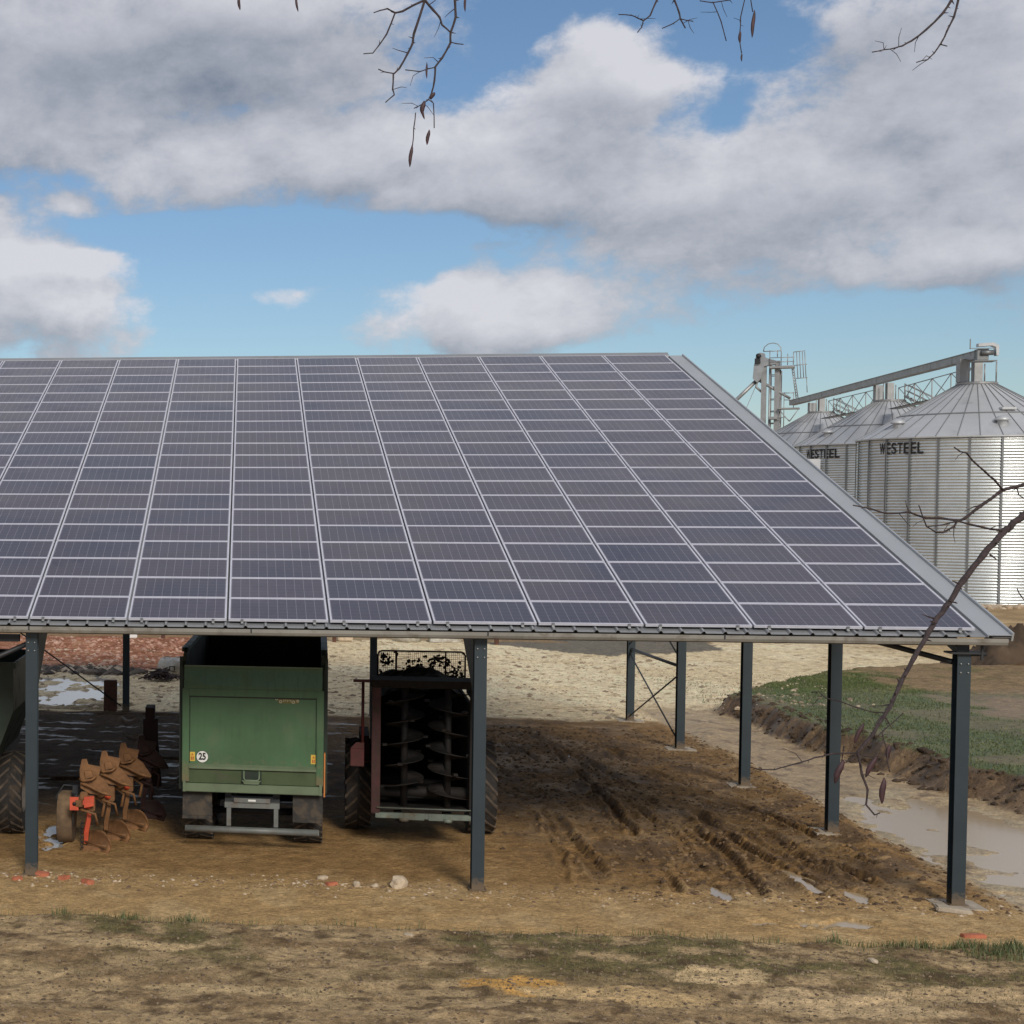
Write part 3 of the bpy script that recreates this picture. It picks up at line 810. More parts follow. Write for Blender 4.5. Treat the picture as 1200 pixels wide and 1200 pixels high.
# ---------------------------------------------------------------- wheels
def tyre(b, R_, W, lugs=0, rimr=.5, lugh=.04):
    """tyre lathed about the local x axis"""
    w = W / 2
    b.lathe([(rimr, -w * .75), (R_ * .80, -w * .98), (R_ * .93, -w * .98), (R_ - lugh * .6, -w * .86), (R_ - lugh * .3, 0), (R_ - lugh * .6, w * .86), (R_ * .93, w * .98), (R_ * .80, w * .98), (rimr, w * .75)], 'x', 44)
    b.cur = 1
    for k in range(lugs):
        for sd in (-1, 1):
            a0 = 2 * PI * (k + (.5 if sd > 0 else 0)) / lugs; da = 2 * PI / lugs
            vs = []
            for (xx, an) in ((.04 * sd * W, 0), (.50 * sd * W, .95)):
                for (dr, dan) in ((-lugh * .9, -.19), (-lugh * .9, .19), (0, .12), (0, -.12)):
                    rr_ = R_ + dr - (.0 if abs(xx) < .3 * W else lugh * .35); a = a0 + (an + dan) * da - .95 * da / 2
                    vs.append((xx, rr_ * math.cos(a), rr_ * math.sin(a)))
            b.add(vs, [(0, 3, 2, 1), (4, 5, 6, 7), (0, 1, 5, 4), (1, 2, 6, 5), (2, 3, 7, 6), (3, 0, 4, 7)])
def wheel(parent, x, y, z, R_, W, lugs, rimr, out=1, name='wheel', lugh=.04):
    b = MB(); tyre(b, R_, W, lugs, rimr, lugh)
    o = b.build(name, [M['rubber'], M['lug']], parent, (x, y, z))
    b = MB(); w = W / 2 * out
    b.lathe([(rimr + .01, w * .78), (rimr * .93, w * .80), (rimr * .85, w * .35), (rimr * .45, w * .22), (rimr * .30, w * .45), (.001, w * .48)], 'x', 28)
    for k in range(8):
        a = 2 * PI * k / 8; b.tube([(w * .25, rimr * .37 * math.cos(a), rimr * .37 * math.sin(a)), (w * .40, rimr * .37 * math.cos(a), rimr * .37 * math.sin(a))], .016, 6)
    b.build('rim', M['rim'], o)
    return o

# ---------------------------------------------------------------- green tipping trailer
tz = -.01
tr = thing('tipping_trailer', 'green tipping trailer with closed tailgate, round 25 sticker and grey underrun bar', 'trailer', (-11.35, 2.45, tz), -R(2.6))
W2 = 1.285; ZB, ZT = 1.09, 3.40; LEN = 6.4
b = MB()
b.box(-W2, -W2 + .05, .10, LEN, 1.25, 3.62); b.box(W2 - .05, W2, .10, LEN, 1.25, 3.62); b.box(-W2 + .05, W2 - .05, LEN - .05, LEN, 1.25, 3.66)
b.box(-W2 + .05, W2 - .05, .10, LEN - .05, 1.20, 1.26)
b.build('body', [M['green_in']], tr)
for sx in (-1, 1):
    b = MB()
    for k in range(6):
        yy = .14 + k * 1.2; b.box(sx * W2 - (.0 if sx > 0 else .07), sx * W2 + (.07 if sx > 0 else 0), yy, yy + .10, 1.1, 3.56)
    b.box(sx * W2 - .06, sx * W2 + .06, .5, LEN, 3.6205, 3.70)
    b.build('side_rail', M['green_dark'], tr)
for sx in (-1, 1):
    b = MB(); b.prism([(.02, 3.38), (.10, 3.38), (.9, 3.6), (.9, 3.72), (.5, 3.70), (.12, 3.50)], sx * (W2 - .02) - .03, sx * (W2 - .02) + .03, 'yz'); b.build('tailgate_arm', M['green_dark'], tr)
b = MB()  # tailgate shell: flat face with a raised frame round a recessed panel
b.box(-W2, W2, -.004, .09, ZB + .16, 3.00)
b.box(-W2, -W2 + .13, -.05, -.0042, 1.27, 3.0, .008); b.box(W2 - .13, W2, -.05, -.0042, 1.27, 3.0, .008)
b.box(-W2 + .13, W2 - .13, -.05, -.0042, 2.86, 3.0, .008)
b.build('tailgate', M['green'], tr)
b = MB(); b.box(-W2 + .13, W2 - .13, -.010, -.0045, 2.832, 2.8595); b.box(-W2 + .13, -W2 + .142, -.010, -.0045, 1.61, 2.8315); b.box(W2 - .142, W2 - .13, -.010, -.0045, 1.61, 2.8315); b.build('panel_shade_line', M['black'], tr)  # thin black strips: painted shade where the raised frame meets the recessed panel
b = MB(); b.prism([(-.05, 3.002), (.02, 3.002), (.06, ZT - .06), (.10, ZT - .06), (.10, ZT), (.0, ZT), (.0, ZT - .06), (-.05, 3.05)], -W2 + .03, W2 - .03, 'yz'); b.build('top_flap', M['green'], tr)
b = MB(); b.box(-W2 + .03, W2 - .03, -.012, -.0002 + .0, ZT + .001, ZT + .022); b.build('top_edge', M['green_trim'], tr)
b = MB(); b.prism([(-.0045, 1.60), (-.075, 1.56), (-.075, 1.52), (-.0045, 1.50)], -W2 + .13, W2 - .13, 'yz'); b.build('ledge', M['green_trim'], tr)
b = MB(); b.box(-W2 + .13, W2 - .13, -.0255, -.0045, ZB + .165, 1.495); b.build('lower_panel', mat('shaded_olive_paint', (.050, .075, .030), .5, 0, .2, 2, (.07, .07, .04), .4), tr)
b = MB(); b.box(-W2 + .02, W2 - .02, -.07, .09, ZB, ZB + .155, .01); b.box(-W2 + .02, -W2 + .07, -.085, -.0705, ZB, ZB + .20); b.box(W2 - .07, W2 - .02, -.085, -.0705, ZB, ZB + .2); b.build('sill', M['green_trim'], tr)
b = MB(); b.box(-.19, .17, -.05, -.0260, 1.16, 1.49)
lt = b.build('latch_plate', M['green_dark'], tr)
b = MB(); b.tube([(-.15, -.04, 1.50), (-.15, -.06, 1.36), (-.12, -.08, 1.33), (.10, -.08, 1.33), (.13, -.06, 1.36), (.13, -.04, 1.50)], .016, 8)
b.prism([(-.16, 1.30), (.14, 1.30), (.17, 1.33), (-.19, 1.33)], -.10, -.075, 'xz'); b.prism([(-.14, 1.26), (.12, 1.26), (.14, 1.2995), (-.16, 1.2995)], -.095, -.075, 'xz'); b.build('latch_handle', M['green_trim'], lt)
# sticker 25
b = MB(); b.lathe([(.001, -.0085), (.105, -.0085), (.105, -.0045), (.001, -.0045)], 'y', 36, False)
s25 = b.build('speed_sticker', M['white'], tr, (-W2 + .37, 0, 1.73))
b = MB(); b.lathe([(.105, -.0082), (.112, -.0082), (.112, -.0044), (.105, -.0044)], 'y', 36, False); b.build('sticker_rim', M['black'], s25)
vs, fs = text_mesh('25', .155, .0012, .006)
b = MB(); b.add([(v[0] * .88, -.0100 - v[2] * .5, v[1] * 1.12) for v in vs], fs); b.build('numerals', M['black'], s25)
for x0, z0 in ((-W2 + .14, 1.645), (W2 - .225, 1.655)):
    b = MB(); b.box(x0, x0 + .095, -.0075 if x0 < 0 else -.0565, -.0045 if x0 < 0 else -.0505, z0, z0 + .17)
    if x0 > 0: b = MB(); b.box(x0, x0 + .095, -.0075, -.0045, z0, z0 + .17)
    l = b.build('warning_label', M['label'], tr)
    b = MB(); b.prism([(x0 + .02, z0 + .105), (x0 + .075, z0 + .105), (x0 + .0475, z0 + .15)], -.0088, -.0078, 'xz'); b.box(x0 + .02, x0 + .045, -.0088, -.0078, z0 + .02, z0 + .085); b.box(x0 + .052, x0 + .075, -.0088, -.0078, z0 + .02, z0 + .085); b.build('label_print', M['labelred'], l)
# maker's plate: worn pale marks on an ochre strip
b = MB(); b.box(.46, .83, -.0065, -.0045, 2.755, 2.835); mp = b.build('maker_plate', mat('ochre_plate', (.16, .13, .04), .6), tr)
b = MB()
for (cx, cz, r_) in ((.435, 2.835, .028), (.505, 2.785, .030), (.735, 2.78, .032), (.815, 2.80, .024)):
    b.T = Matrix.Translation((cx, 0, cz)); b.lathe([(r_ * .45, -.009), (r_, -.009), (r_, -.0045), (r_ * .45, -.0045)], 'y', 14, False, True)
b.T = Matrix.Identity(4)
for k in range(5): b.box(.555 + k * .032, .570 + k * .032, -.009, -.0066, 2.785 + .012 * (k % 2), 2.82)
b.build('maker_lettering', mat('cream_marks', (.42, .40, .26), .6), mp)
# chassis, bumper, flaps
b = MB(); b.box(-.50, -.38, .15, 7.2, .95, 1.195); b.box(.38, .50, .15, 7.2, .95, 1.195); b.box(-.5, .5, .15, .27, .90, 1.0); b.build('chassis', M['steel_dark'], tr)
b = MB(); b.box(-.50, .50, .02, .14, .80, .90); b.box(-.46, -.38, -.02, .03, .47, .80); b.box(.40, .48, -.02, .03, .47, .80)
bp_ = b.build('bumper_hanger', M['bumper'], tr)
b = MB(); b.tube([(-1.20, -.03, .395), (1.20, -.03, .395)], .060, 12); b.box(-1.22, 1.22, -.05, -.005, .345, .455, .01); b.build('bumper_bar', M['bumper'], bp_)
b = MB(); b.box(-.33, .33, -.01, .0195, .905, .985); np_ = b.build('licence_plate', M['bumper'], tr)
b = MB(); b.box(-.07, .07, -.018, -.0142, .93, .965); b.build('plate_lamp', M['white'], np_)
for sx in (-1, 1):
    xa, xb = sorted((sx * 1.28, sx * .74))
    b = MB(); b.box(xa, xb, .10, .13, .60, 1.085); b.box(xa, xb, .06, .0995, .56, .62); fl = b.build('mudflap', M['flap'], tr)
    b = MB(); b.box(xa + .0, xb, .14, 2.9, 1.10, 1.13); b.build('mudguard', M['flap'], tr)
    for yy in (1.05, 2.45):
        wheel(tr, sx * 1.02, yy, .56, .56, .53, 22, .30, sx, lugh=.022)
b = MB(); b.box(W2 + .01, W2 + .035, .02, .30, 1.05, 1.85); b.build('marker_board', M['orange'], tr)
b = MB(); b.tube([(-.9, 1.05, .56), (.9, 1.05, .56)], .07, 10); b.tube([(-.9, 2.45, .56), (.9, 2.45, .56)], .07, 10); b.box(-.48, -.40, .9, 2.6, .6, .95); b.box(.4, .48, .9, 2.6, .6, .95); b.build('axles', M['steel_dark'], tr)
b = MB(); b.prism([(-.5, 6.5), (.5, 6.5), (.08, 8.6), (-.08, 8.6)], .80, .95, 'xy'); b.tube([(0, 8.0, .88), (0, 8.0, .0)], .05, 10); b.build('drawbar', M['steel_dark'], tr)

# ---------------------------------------------------------------- manure spreader
sp = thing('manure_spreader', 'dark muddy spreader with open beaters, tall lugged tyres and wire guard on top', 'spreader', (-8.20, 2.95, -.02), -R(3))
b = MB()
b.box(-.88, -.83, .25, 4.6, .75, 2.75); b.box(.79, .84, .25, 4.6, .75, 2.75); b.box(-.83, .83, 4.55, 4.6, .75, 2.75); b.box(-.83, .83, .25, 4.55, .72, .78)
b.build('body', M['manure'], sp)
for sx in (-1, 1):
    x0, x1 = sorted((sx * .80, sx * .96))
    b = MB(); b.box(x0, x1, -.02, .10, .68, 3.02, .01)
    b.box(x0, x1 - 0, .1005, .9, 2.86, 3.0); b.build('side_post', M['redp'] if sx < 0 else M['beater'], sp)
b = MB(); b.box(-.96, .96, -.02, .10, 3.0205, 3.16); b.box(-.98, .98, .1, .9, 3.03, 3.14); b.build('top_hood', M['manure'], sp)
for cx in (-.36, .42):
    b = MB(); b.tube([(cx, .18, .80), (cx, .18, 3.0)], .065, 12)
    vs, fs = [], []; nseg = 110; turns = 5; sgn = 1 if cx < 0 else -1
    for i in range(nseg + 1):
        a = sgn * 2 * PI * turns * i / nseg; z = .95 + 1.95 * i / nseg
        vs += [(cx + .06 * math.cos(a), .18 + .06 * math.sin(a), z), (cx + .36 * math.cos(a), .18 + .30 * math.sin(a), z), (cx + .36 * math.cos(a), .18 + .30 * math.sin(a), z + .014), (cx + .06 * math.cos(a), .18 + .06 * math.sin(a), z + .014)]
    for i in range(nseg):
        for k in range(4): fs.append((4 * i + k, 4 * i + (k + 1) % 4, 4 * i + 4 + (k + 1) % 4, 4 * i + 4 + k))
    b.add(vs, fs)
    for i in range(12):
        a = sgn * 2 * PI * turns * i / 12 + .3; z = .97 + 1.95 * i / 12
        b.T = Matrix.Translation((cx + .36 * math.cos(a), .18 + .30 * math.sin(a), z)) @ Matrix.Rotation(a, 4, 'Z'); b.box(-.02, .07, -.04, .04, -.01, .03)
    b.T = Matrix.Identity(4)
    b.lathe([(.001, .79), (.34, .79), (.34, .83), (.001, .83)], 'z', 24, False) if False else None
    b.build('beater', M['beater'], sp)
b = MB(); b.tube([(-.82, .3, 1.05), (.82, .3, 1.05)], .12, 12); b.box(-.8, .8, .1, .5, .74, .80); b.build('spreading_floor', M['beater'], sp)
b = MB(); b.box(-.88, .88, -.02, .06, .60, .70, .008); b.box(-.36, .0, -.035, -.0205, .585, .71); b.box(.08, .36, -.035, -.0205, .585, .71); b.tube([(-.86, -.05, .80), (.86, -.05, .80)], .012, 6)
for cx in (-.36, .42): b.tube([(cx, -.0, .56), (cx, -.0, .62)], .09, 12)
b.build('rear_bar', M['palebar'], sp)
# dung heap, wire guard
rg_ = random.Random(4)
b = MB(); nxh, nyh = 26, 40; vs, fs = [], []
for j in range(nyh):
    for i in range(nxh):
        x = -.83 + 1.66 * i / (nxh - 1); y = .9 + 3.6 * j / (nyh - 1)
        z = 2.66 + .30 * (1 - abs(x / .9) ** 3) * (.35 + 1.2 * float(fbm(np.array([x]), np.array([y]), 2.6, 4, 91)[0])) + (.10 * math.exp(-((x - .35) / .25) ** 2) - .05) * 1
        vs.append((x, y, z))
for j in range(nyh - 1):
    for i in range(nxh - 1): fs.append((j * nxh + i, j * nxh + i + 1, (j + 1) * nxh + i + 1, (j + 1) * nxh + i))
b.add(vs, fs, False); tag(b.build('dung_load', M['manure'], sp), None)
b = MB(); gz0, gz1, gw, gy_ = 2.70, 3.29, .90, 4.55
b.tube([(-gw, gy_, gz0), (-gw, gy_, gz1 - .08), (-gw + .03, gy_, gz1 - .02), (-gw + .09, gy_, gz1), (gw - .09, gy_, gz1), (gw - .03, gy_, gz1 - .02), (gw, gy_, gz1 - .08), (gw, gy_, gz0)], .020, 8)
for x in (-.52, .50): b.tube([(x, gy_, gz0), (x, gy_, gz1)], .018, 8)
gd = b.build('wire_guard', M['redp'], sp, (.17, 0, 0))
b = MB()
for k in range(46):
    x = -gw + 2 * gw * k / 45; b.tube([(x, gy_ + .004, gz0), (x, gy_ + .004, gz1 - .01)], .0035, 4, False)
for k in range(15):
    z = gz0 + (gz1 - gz0) * k / 15; b.tube([(-gw, gy_ + .008, z), (gw, gy_ + .008, z)], .0035, 4, False)
for k in range(900):
    x = rg_.uniform(-gw + .04, gw - .04); z = gz0 + (gz1 - gz0 - .03) * rg_.random() ** 1.1
    if float(fbm(np.array([x]), np.array([z]), 4.2, 3, 92)[0]) < (.36 + .14 * (z - gz0) / (gz1 - gz0)): continue
    a = rg_.uniform(0, PI); l_, w_ = rg_.uniform(.010, .036), rg_.uniform(.007, .018)
    b.T = Matrix.Translation((x, gy_, z)) @ Matrix.Rotation(a, 4, 'Y'); vs, fs = rock_verts(l_, .35, 6)
    b.T = b.T @ Matrix.Diagonal((1, w_ / l_ * .8, 1, 1)) @ Matrix.Rotation(PI / 2, 4, 'X'); b.add(vs, fs)
b.T = Matrix.Identity(4)
b.build('mesh_with_dung', M['manure'], gd)
# left light arm and red panel
b = MB(); b.tube([(-1.12, .3, 1.9), (-1.12, .3, 3.10)], .028, 8); b.box(-1.30, -1.00, .26, .34, 3.08, 3.13); b.build('marker_arm', M['redb'], sp)
b = MB(); b.box(-1.34, -1.09, .26, .30, 1.50, 1.84, .01); b.prism([(-1.34, 1.8405), (-1.09, 1.8405), (-1.09, 1.95), (-1.24, 1.95)], .26, .30, 'xz'); b.build('light_board', M['redb'], sp)
for sx in (-1, 1):
    wheel(sp, sx * 1.17, 1.95, .90, .90, .50, 20, .42, sx, lugh=.055)
    b = MB(); x0, x1 = sorted((sx * .97, sx * 1.14)); b.prism([(.9, 1.5), (1.3, 1.93), (2.6, 1.93), (3.0, 1.5), (2.96, 1.47), (2.58, 1.89), (1.32, 1.89), (.94, 1.47)], x0, x1, 'yz'); b.build('mudguard', M['redp'], sp)
b = MB(); b.tube([(-1.0, 1.95, .94), (1.0, 1.95, .94)], .08, 10); b.box(-.5, -.4, .1, 6.0, .5, .7); b.box(.4, .5, .1, 6.0, .5, .7); b.prism([(-.5, 5.2), (.5, 5.2), (.07, 6.6), (-.07, 6.6)], .5, .62, 'xy'); b.tube([(0, 6.2, .6), (0, 6.2, .0)], .05, 8); b.build('chassis', M['beater'], sp)

# ---------------------------------------------------------------- dark green trailer at the left edge
lt_ = thing('dark_green_trailer', 'dark green trailer half cut off at the left, beside the leftmost post', 'trailer', (-16.95, 2.2, -.02), 0)
b = MB(); b.prism([(-1.2, 3.42), (1.2, 3.42), (1.2, 2.55), (.85, 1.62), (-.85, 1.62), (-1.2, 2.55)], 0, .06, 'xz')
b.prism([(-1.2, 3.42), (1.2, 3.42), (1.2, 2.55), (.85, 1.62), (-.85, 1.62), (-1.2, 2.55)], 3.0, 3.06, 'xz')
b.prism([(1.15, 3.42), (1.2, 3.42), (1.2, 2.55), (.85, 1.62), (.80, 1.62), (1.15, 2.56)], .0605, 2.9995, 'xz'); b.prism([(-1.15, 3.42), (-1.2, 3.42), (-1.2, 2.55), (-.85, 1.62), (-.80, 1.62), (-1.15, 2.56)], .0605, 2.9995, 'xz')
b.box(-.8, .8, .0605, 2.9995, 1.62, 1.68)
b.build('body', M['green_dark'], lt_)
b = MB(); b.box(1.2005, 1.25, -.02, 3.08, 3.35, 3.46); b.box(-1.25, 1.25, -.03, -.0005, 3.35, 3.46); b.build('rim_rail', M['green_dark'], lt_)
b = MB(); b.box(-.6, -.5, -.1, 5.2, 1.2, 1.6); b.box(.5, .6, -.1, 5.2, 1.2, 1.6); b.tube([(-1.0, 1.35, .8), (1.0, 1.35, .8)], .07, 10); b.box(-.6, .6, 1.2, 1.5, .8, 1.2); b.prism([(-.5, 4.6), (.5, 4.6), (.07, 6.0), (-.07, 6.0)], 1.0, 1.1, 'xy'); b.tube([(0, 5.6, 1.05), (0, 5.6, .0)], .05, 8); b.build('chassis', M['steel_dark'], lt_)
for sx in (-1, 1): wheel(lt_, sx * 1.03, 1.35, .80, .80, .48, 20, .38, sx, lugh=.05)

# ---------------------------------------------------------------- reversible plough
pl = thing('reversible_plough', 'muddy orange brown reversible plough parked between the left post and the green trailer', 'plough', (-14.2, 1.9, -.03), 0)
def mouldboard(up=1):
    """curved board seen from behind; up=-1 gives the idle upper board"""
    b = MB(); nu, nv_ = 14, 8; vs, fs = [], []
    for j in range(nv_):
        for i in range(nu):
            u = i / (nu - 1); v = j / (nv_ - 1)
            hh = .42 * math.sqrt(max(0, 1 - (max(0, u - .35) / .67) ** 2)) * (.75 + .35 * u)
            x = -.06 + .56 * u + .06 * v; y = .42 - .60 * u + .18 * math.sin(v * 2.2); z = .02 + hh * v
            vs.append((x, y - .0, z))
    n = len(vs)
    vs += [(x + .012, y + .022, z) for x, y, z in vs]
    for j in range(nv_ - 1):
        for i in range(nu - 1):
            a = j * nu + i; fs.append((a, a + 1, a + nu + 1, a + nu)); fs.append((n + a, n + a + nu, n + a + nu + 1, n + a + 1))
    for i in range(nu - 1):
        fs.append((i, n + i, n + i + 1, i + 1)); a = (nv_ - 1) * nu + i; fs.append((a, a + 1, n + a + 1, n + a))
    for j in range(nv_ - 1):
        a = j * nu; fs.append((a, a + nu, n + a + nu, n + a)); a += nu - 1; fs.append((a, n + a, n + a + nu, a + nu))
    b.add(vs, fs, True)
    b.tube([(-.08, .30, .17), (.20, .05, .16), (.47, -.16, .17)], .020, 6)      # stay bar across the back
    b.prism([(-.10, .0), (.34, .0), (.40, .10), (-.08, .14)], .05, .075, 'xz')   # share
    return b
prev = None
for i, (bx_, by_) in enumerate([(-.16, .10), (.12, 1.12), (.40, 2.18), (.69, 3.25)]):
    dm = M['ploughmud'] if i < 3 else M['ploughdark']
    s = 1.0
    b = mouldboard(); o = b.build('mouldboard', dm, pl, (bx_, by_, .0)); o.scale = (.82, .9, .95)
    b = MB(); b.tube([(-.04, .30, .12), (-.03, .26, .35), (.02, .22, .60), (.03, .22, .86)], [.05, .062, .055, .05], 4); b.build('leg', M['ploughred'] if i == 0 else dm, pl, (bx_, by_, 0))
    b = MB(); b.tube([(.02, .06, .86), (.02, .14, .86)], .062, 14); b.tube([(.02, .02, .86), (.02, .0602, .86)], .03, 8); b.build('pivot', M['ploughred'] if i < 3 else M['ploughdark'], pl, (bx_, by_, 0))
    b = MB(); b.box(-.16, .14, .10, .34, .74, 1.04, .02); b.box(-.12, .02, .02, .11, .93, 1.12, .02); b.tube([(-.14, .04, .80), (.16, .02, .72), (.20, .10, .50)], .026, 6); b.tube([(.12, .30, 1.0), (.30, .34, .86), (.26, .30, .62)], .030, 6); b.build('carrier', dm, pl, (bx_, by_, 0))
    # upper body: leg, angular board, skimmer arm
    b = MB(); b.tube([(.03, .22, .86), (-.01, .2, 1.10), (-.05, .14, 1.34)], .042, 4)
    b.prism([(-.12, 1.12), (.05, 1.02), (.42, .98), (.50, 1.02), (.34, 1.26), (.22, 1.36), (.26, 1.52), (.02, 1.56), (-.01, 1.66), (-.10, 1.65), (-.14, 1.45)], .10, .135, 'xz')
    b.build('upper_mouldboard', dm, pl, (bx_, by_, .06))
    b = MB(); b.tube([(-.10, .06, 1.22), (.05, .03, 1.17), (.30, -.01, 1.06), (.50, -.03, 1.02)], [.03, .028, .028, .022], 8)
    b.tube([(-.13, .05, 1.30), (-.06, .0, 1.27), (.10, .0, 1.30), (.18, .04, 1.36)], .022, 8)
    b.prism([(-.02, 1.30), (.12, 1.34), (.08, 1.46), (-.04, 1.44)], .04, .09, 'xz'); b.build('skimmer', dm, pl, (bx_, by_, .06))
b = MB(); b.tube([(-.30, .0, .93), (.87, 4.1, .93)], .085, 4, True, False); b.build('main_beam', M['ploughmud'], pl)
b = MB(); b.prism([(-.46, .80), (-.30, .80), (-.30, 1.04), (-.46, 1.04)], .02, .06, 'xz'); b.prism([(-.20, .84), (-.02, .88), (-.02, 1.06), (-.20, 1.04)], .06, .12, 'xz'); b.box(-.30, -.20, .05, .09, .90, .98); hp = b.build('wheel_bracket', M['ploughred'], pl)
b = MB(); b.tube([(-.375, .005, .92), (-.375, .0195, .92)], .036, 14); b.build('bracket_hole', M['black'], hp)
wheel(pl, -.62, .95, .50, .50, .30, 0, .22, 1, 'depth_wheel', .02).data.materials[0] = mat('mud_caked_tyre', (.16, .105, .060), .9, 0, .3, 5, bump=.6)
b = MB(); b.tube([(-.62, .95, .50), (-.42, .9, .7), (-.46, .6, 1.0), (-.36, .3, 1.0)], .035, 8); b.tube([(-.78, .8, .62), (-.80, .8, .9), (-.66, .82, 1.12), (-.42, .85, 1.10)], .018, 6); b.box(-.46, -.36, .5, .58, .95, 1.16); b.build('wheel_arm', M['steel_dark'], pl)
b = MB(); b.box(.62, .92, 4.1, 4.3, .6, 1.95); b.box(.67, .85, 4.0, 4.5, 1.95, 2.2); b.prism([(.55, .5), (1.0, .5), (.9, 1.7), (.65, 1.7)], 4.35, 4.42, 'xz'); b.tube([(.77, 4.3, .6), (.77, 4.3, .0)], .05, 8); b.build('headstock', M['ploughdark'], pl)
b = MB()
for k in range(12): b.T = Matrix.Translation((-.27 + .03 * (k % 2), .12, .06 + k * .045)); b.lathe([(.01, -.008), (.028, 0), (.01, .008)], 'y' if k % 2 else 'x', 8)
b.T = Matrix.Identity(4)
b.build('stone_chain', M['steel_dark'], pl)
# ---------------------------------------------------------------- small things on the ground
def boulder(name, label, cat, x, y, r, m, sc=(1, 1, .7), group=None, seed=0):
    rg = random.Random(seed); import bmesh
    bm = bmesh.new(); bmesh.ops.create_icosphere(bm, subdivisions=2, radius=r)
    for v in bm.verts:
        v.co *= rg.uniform(.80, 1.12); v.co.x *= sc[0]; v.co.y *= sc[1]; v.co.z *= sc[2]
    me = bpy.data.meshes.new(name); bm.to_mesh(me); bm.free(); me.materials.append(m)
    o = bpy.data.objects.new(name, me); COL.objects.link(o); o.location = (x, y, hgt(x, y) + r * sc[2] * .45); o.rotation_euler.z = rg.uniform(0, 6)
    return tag(o, label, cat, group)
sg = 'loose stones along the dripline'
boulder('stone', 'largest pale angular stone left of the middle front post', 'stone', -8.93, .02, .17, M['stone'], (1.1, .7, .8), sg, 1)
boulder('stone', 'round pale stone second from the big angular one, in the line of grit', 'stone', -9.62, -.03, .075, M['stone'], (1, .8, .9), sg, 2)
boulder('stone', 'small pale stone directly beside the big angular one', 'stone', -9.32, -.06, .065, M['stone'], (1.1, .8, .8), sg, 3)
boulder('stone', 'flat cream stone at the back of the grit line, below the spreader wheel', 'stone', -10.15, .42, .08, M['stone'], (1.4, .8, .6), sg, 4)
boulder('stone', 'lone white stone lying on the worn turf in the foreground', 'stone', -9.1, -3.35, .07, M['stone'], (1.5, .8, .4), sg, 5)
boulder('stone', 'pale stone in the turf near the right end of the muddy foreground', 'stone', -2.9, -3.9, .07, M['stone'], (1.6, .8, .5), sg, 6)
bg_ = 'broken bricks by the leftmost post'
for i, (x, y, s_, lb) in enumerate([(-14.92, -.02, .12, 'orange brick fragment against the foot of the leftmost post'), (-14.52, -.18, .11, 'middle brick fragment of the three beside the leftmost post'),
                                   (-14.10, -.42, .12, 'rightmost brick fragment of the three beside the leftmost post'), (-15.3, -.35, .09, 'small brick fragment left of the leftmost post foot')]):
    b = MB(); b.box(-s_, s_, -s_ * .55, s_ * .55, -.03, s_ * .55, .012)
    tag(b.build('brick_fragment', M['brick'], None, (x, y, hgt(x, y)), (.15 * (-1) ** i, .1, i * 1.1)), lb, 'brick', bg_)
b = MB(); b.box(-.10, .10, -.05, .05, -.02, .05, .01); tag(b.build('brick_fragment', M['brick'], None, (-10.03, .02, hgt(-10.03, .02)), (0, 0, .5)), 'small red brick piece among the pale stones left of the middle post', 'brick', bg_)
b = MB(); b.box(-.17, .17, -.06, .06, -.02, .05, .01); tag(b.build('brick_fragment', M['brick'], None, (-.75, -1.9, hgt(-.75, -1.9)), (0, 0, .1)), 'long orange tile lying below the rightmost front post', 'brick', bg_)
b = MB(); b.box(-.26, .26, -.10, .10, -.03, .055, .02); tag(b.build('concrete_slab', M['concrete'], None, (-.42, -.42, hgt(-.42, -.42) + .02), (.05, .10, -.12)), 'pale slab lying tilted at the foot of the rightmost front post', 'slab')
# stub post, sticks, bag
b = MB(); b.box(-.20, .20, -.14, .14, -.05, .92, .015); tag(b.build('wooden_stub', M['wood'], None, (-15.60, 22.0, 0)), 'short brown wooden stub beside the back left post', 'wooden post')
rg_ = random.Random(12); b = MB()
for k in range(70):
    a = rg_.uniform(0, PI); L = rg_.uniform(.35, .85); cx, cy = rg_.gauss(0, .28), rg_.gauss(0, .2); z = .04 + .34 * math.exp(-(cx * cx + cy * cy) * 3) * rg_.random()
    dx, dy, dz = math.cos(a) * L / 2, math.sin(a) * L / 2, rg_.uniform(-.12, .12)
    b.tube([(cx - dx, cy - dy, max(.02, z - dz)), (cx + rg_.uniform(-.05, .05), cy, z + .05), (cx + dx, cy + dy, max(.02, z + dz))], [.028, .022, .012], 5)
tag(b.build('brushwood_pile', M['bark'], None, (-14.40, 30.3, .02)), 'small dark heap of cut branches on the pale yard', 'branch heap')
b = MB(); import bmesh
bm = bmesh.new(); bmesh.ops.create_cube(bm, size=1); bmesh.ops.subdivide_edges(bm, edges=bm.edges[:], cuts=7, use_grid_fill=True)
for v in bm.verts:
    p = v.co; bul = .86 + .30 * (1 - (2 * p.z) ** 2) ; q_ = max(abs(p.x), abs(p.y)); rr_ = math.hypot(p.x, p.y)
    f_ = .55 * .5 / max(q_, 1e-3) * 0 + bul; s_ = 1 - .18 * max(0, rr_ - .5)
    n_ = float(fbm(np.array([p.x * 2 + p.z]), np.array([p.y * 2 - p.z]), 1.5, 3, 5)[0]) - .5
    v.co = Vector((p.x * .95 * f_ * s_ * (1 + .2 * n_), p.y * .85 * f_ * s_, (p.z + .5) * .62 * (1 + .3 * n_)))
me_ = bpy.data.meshes.new('bulk_bag'); bm.to_mesh(me_); bm.free(); me_.materials.append(M['bagw'])
bag = bpy.data.objects.new('bulk_bag', me_); COL.objects.link(bag); bag.location = (-14.12, 32.0, .0)
for p in me_.polygons: p.use_smooth = True
tag(bag, 'slumped white woven bulk bag with dark printed mark', 'bulk bag')
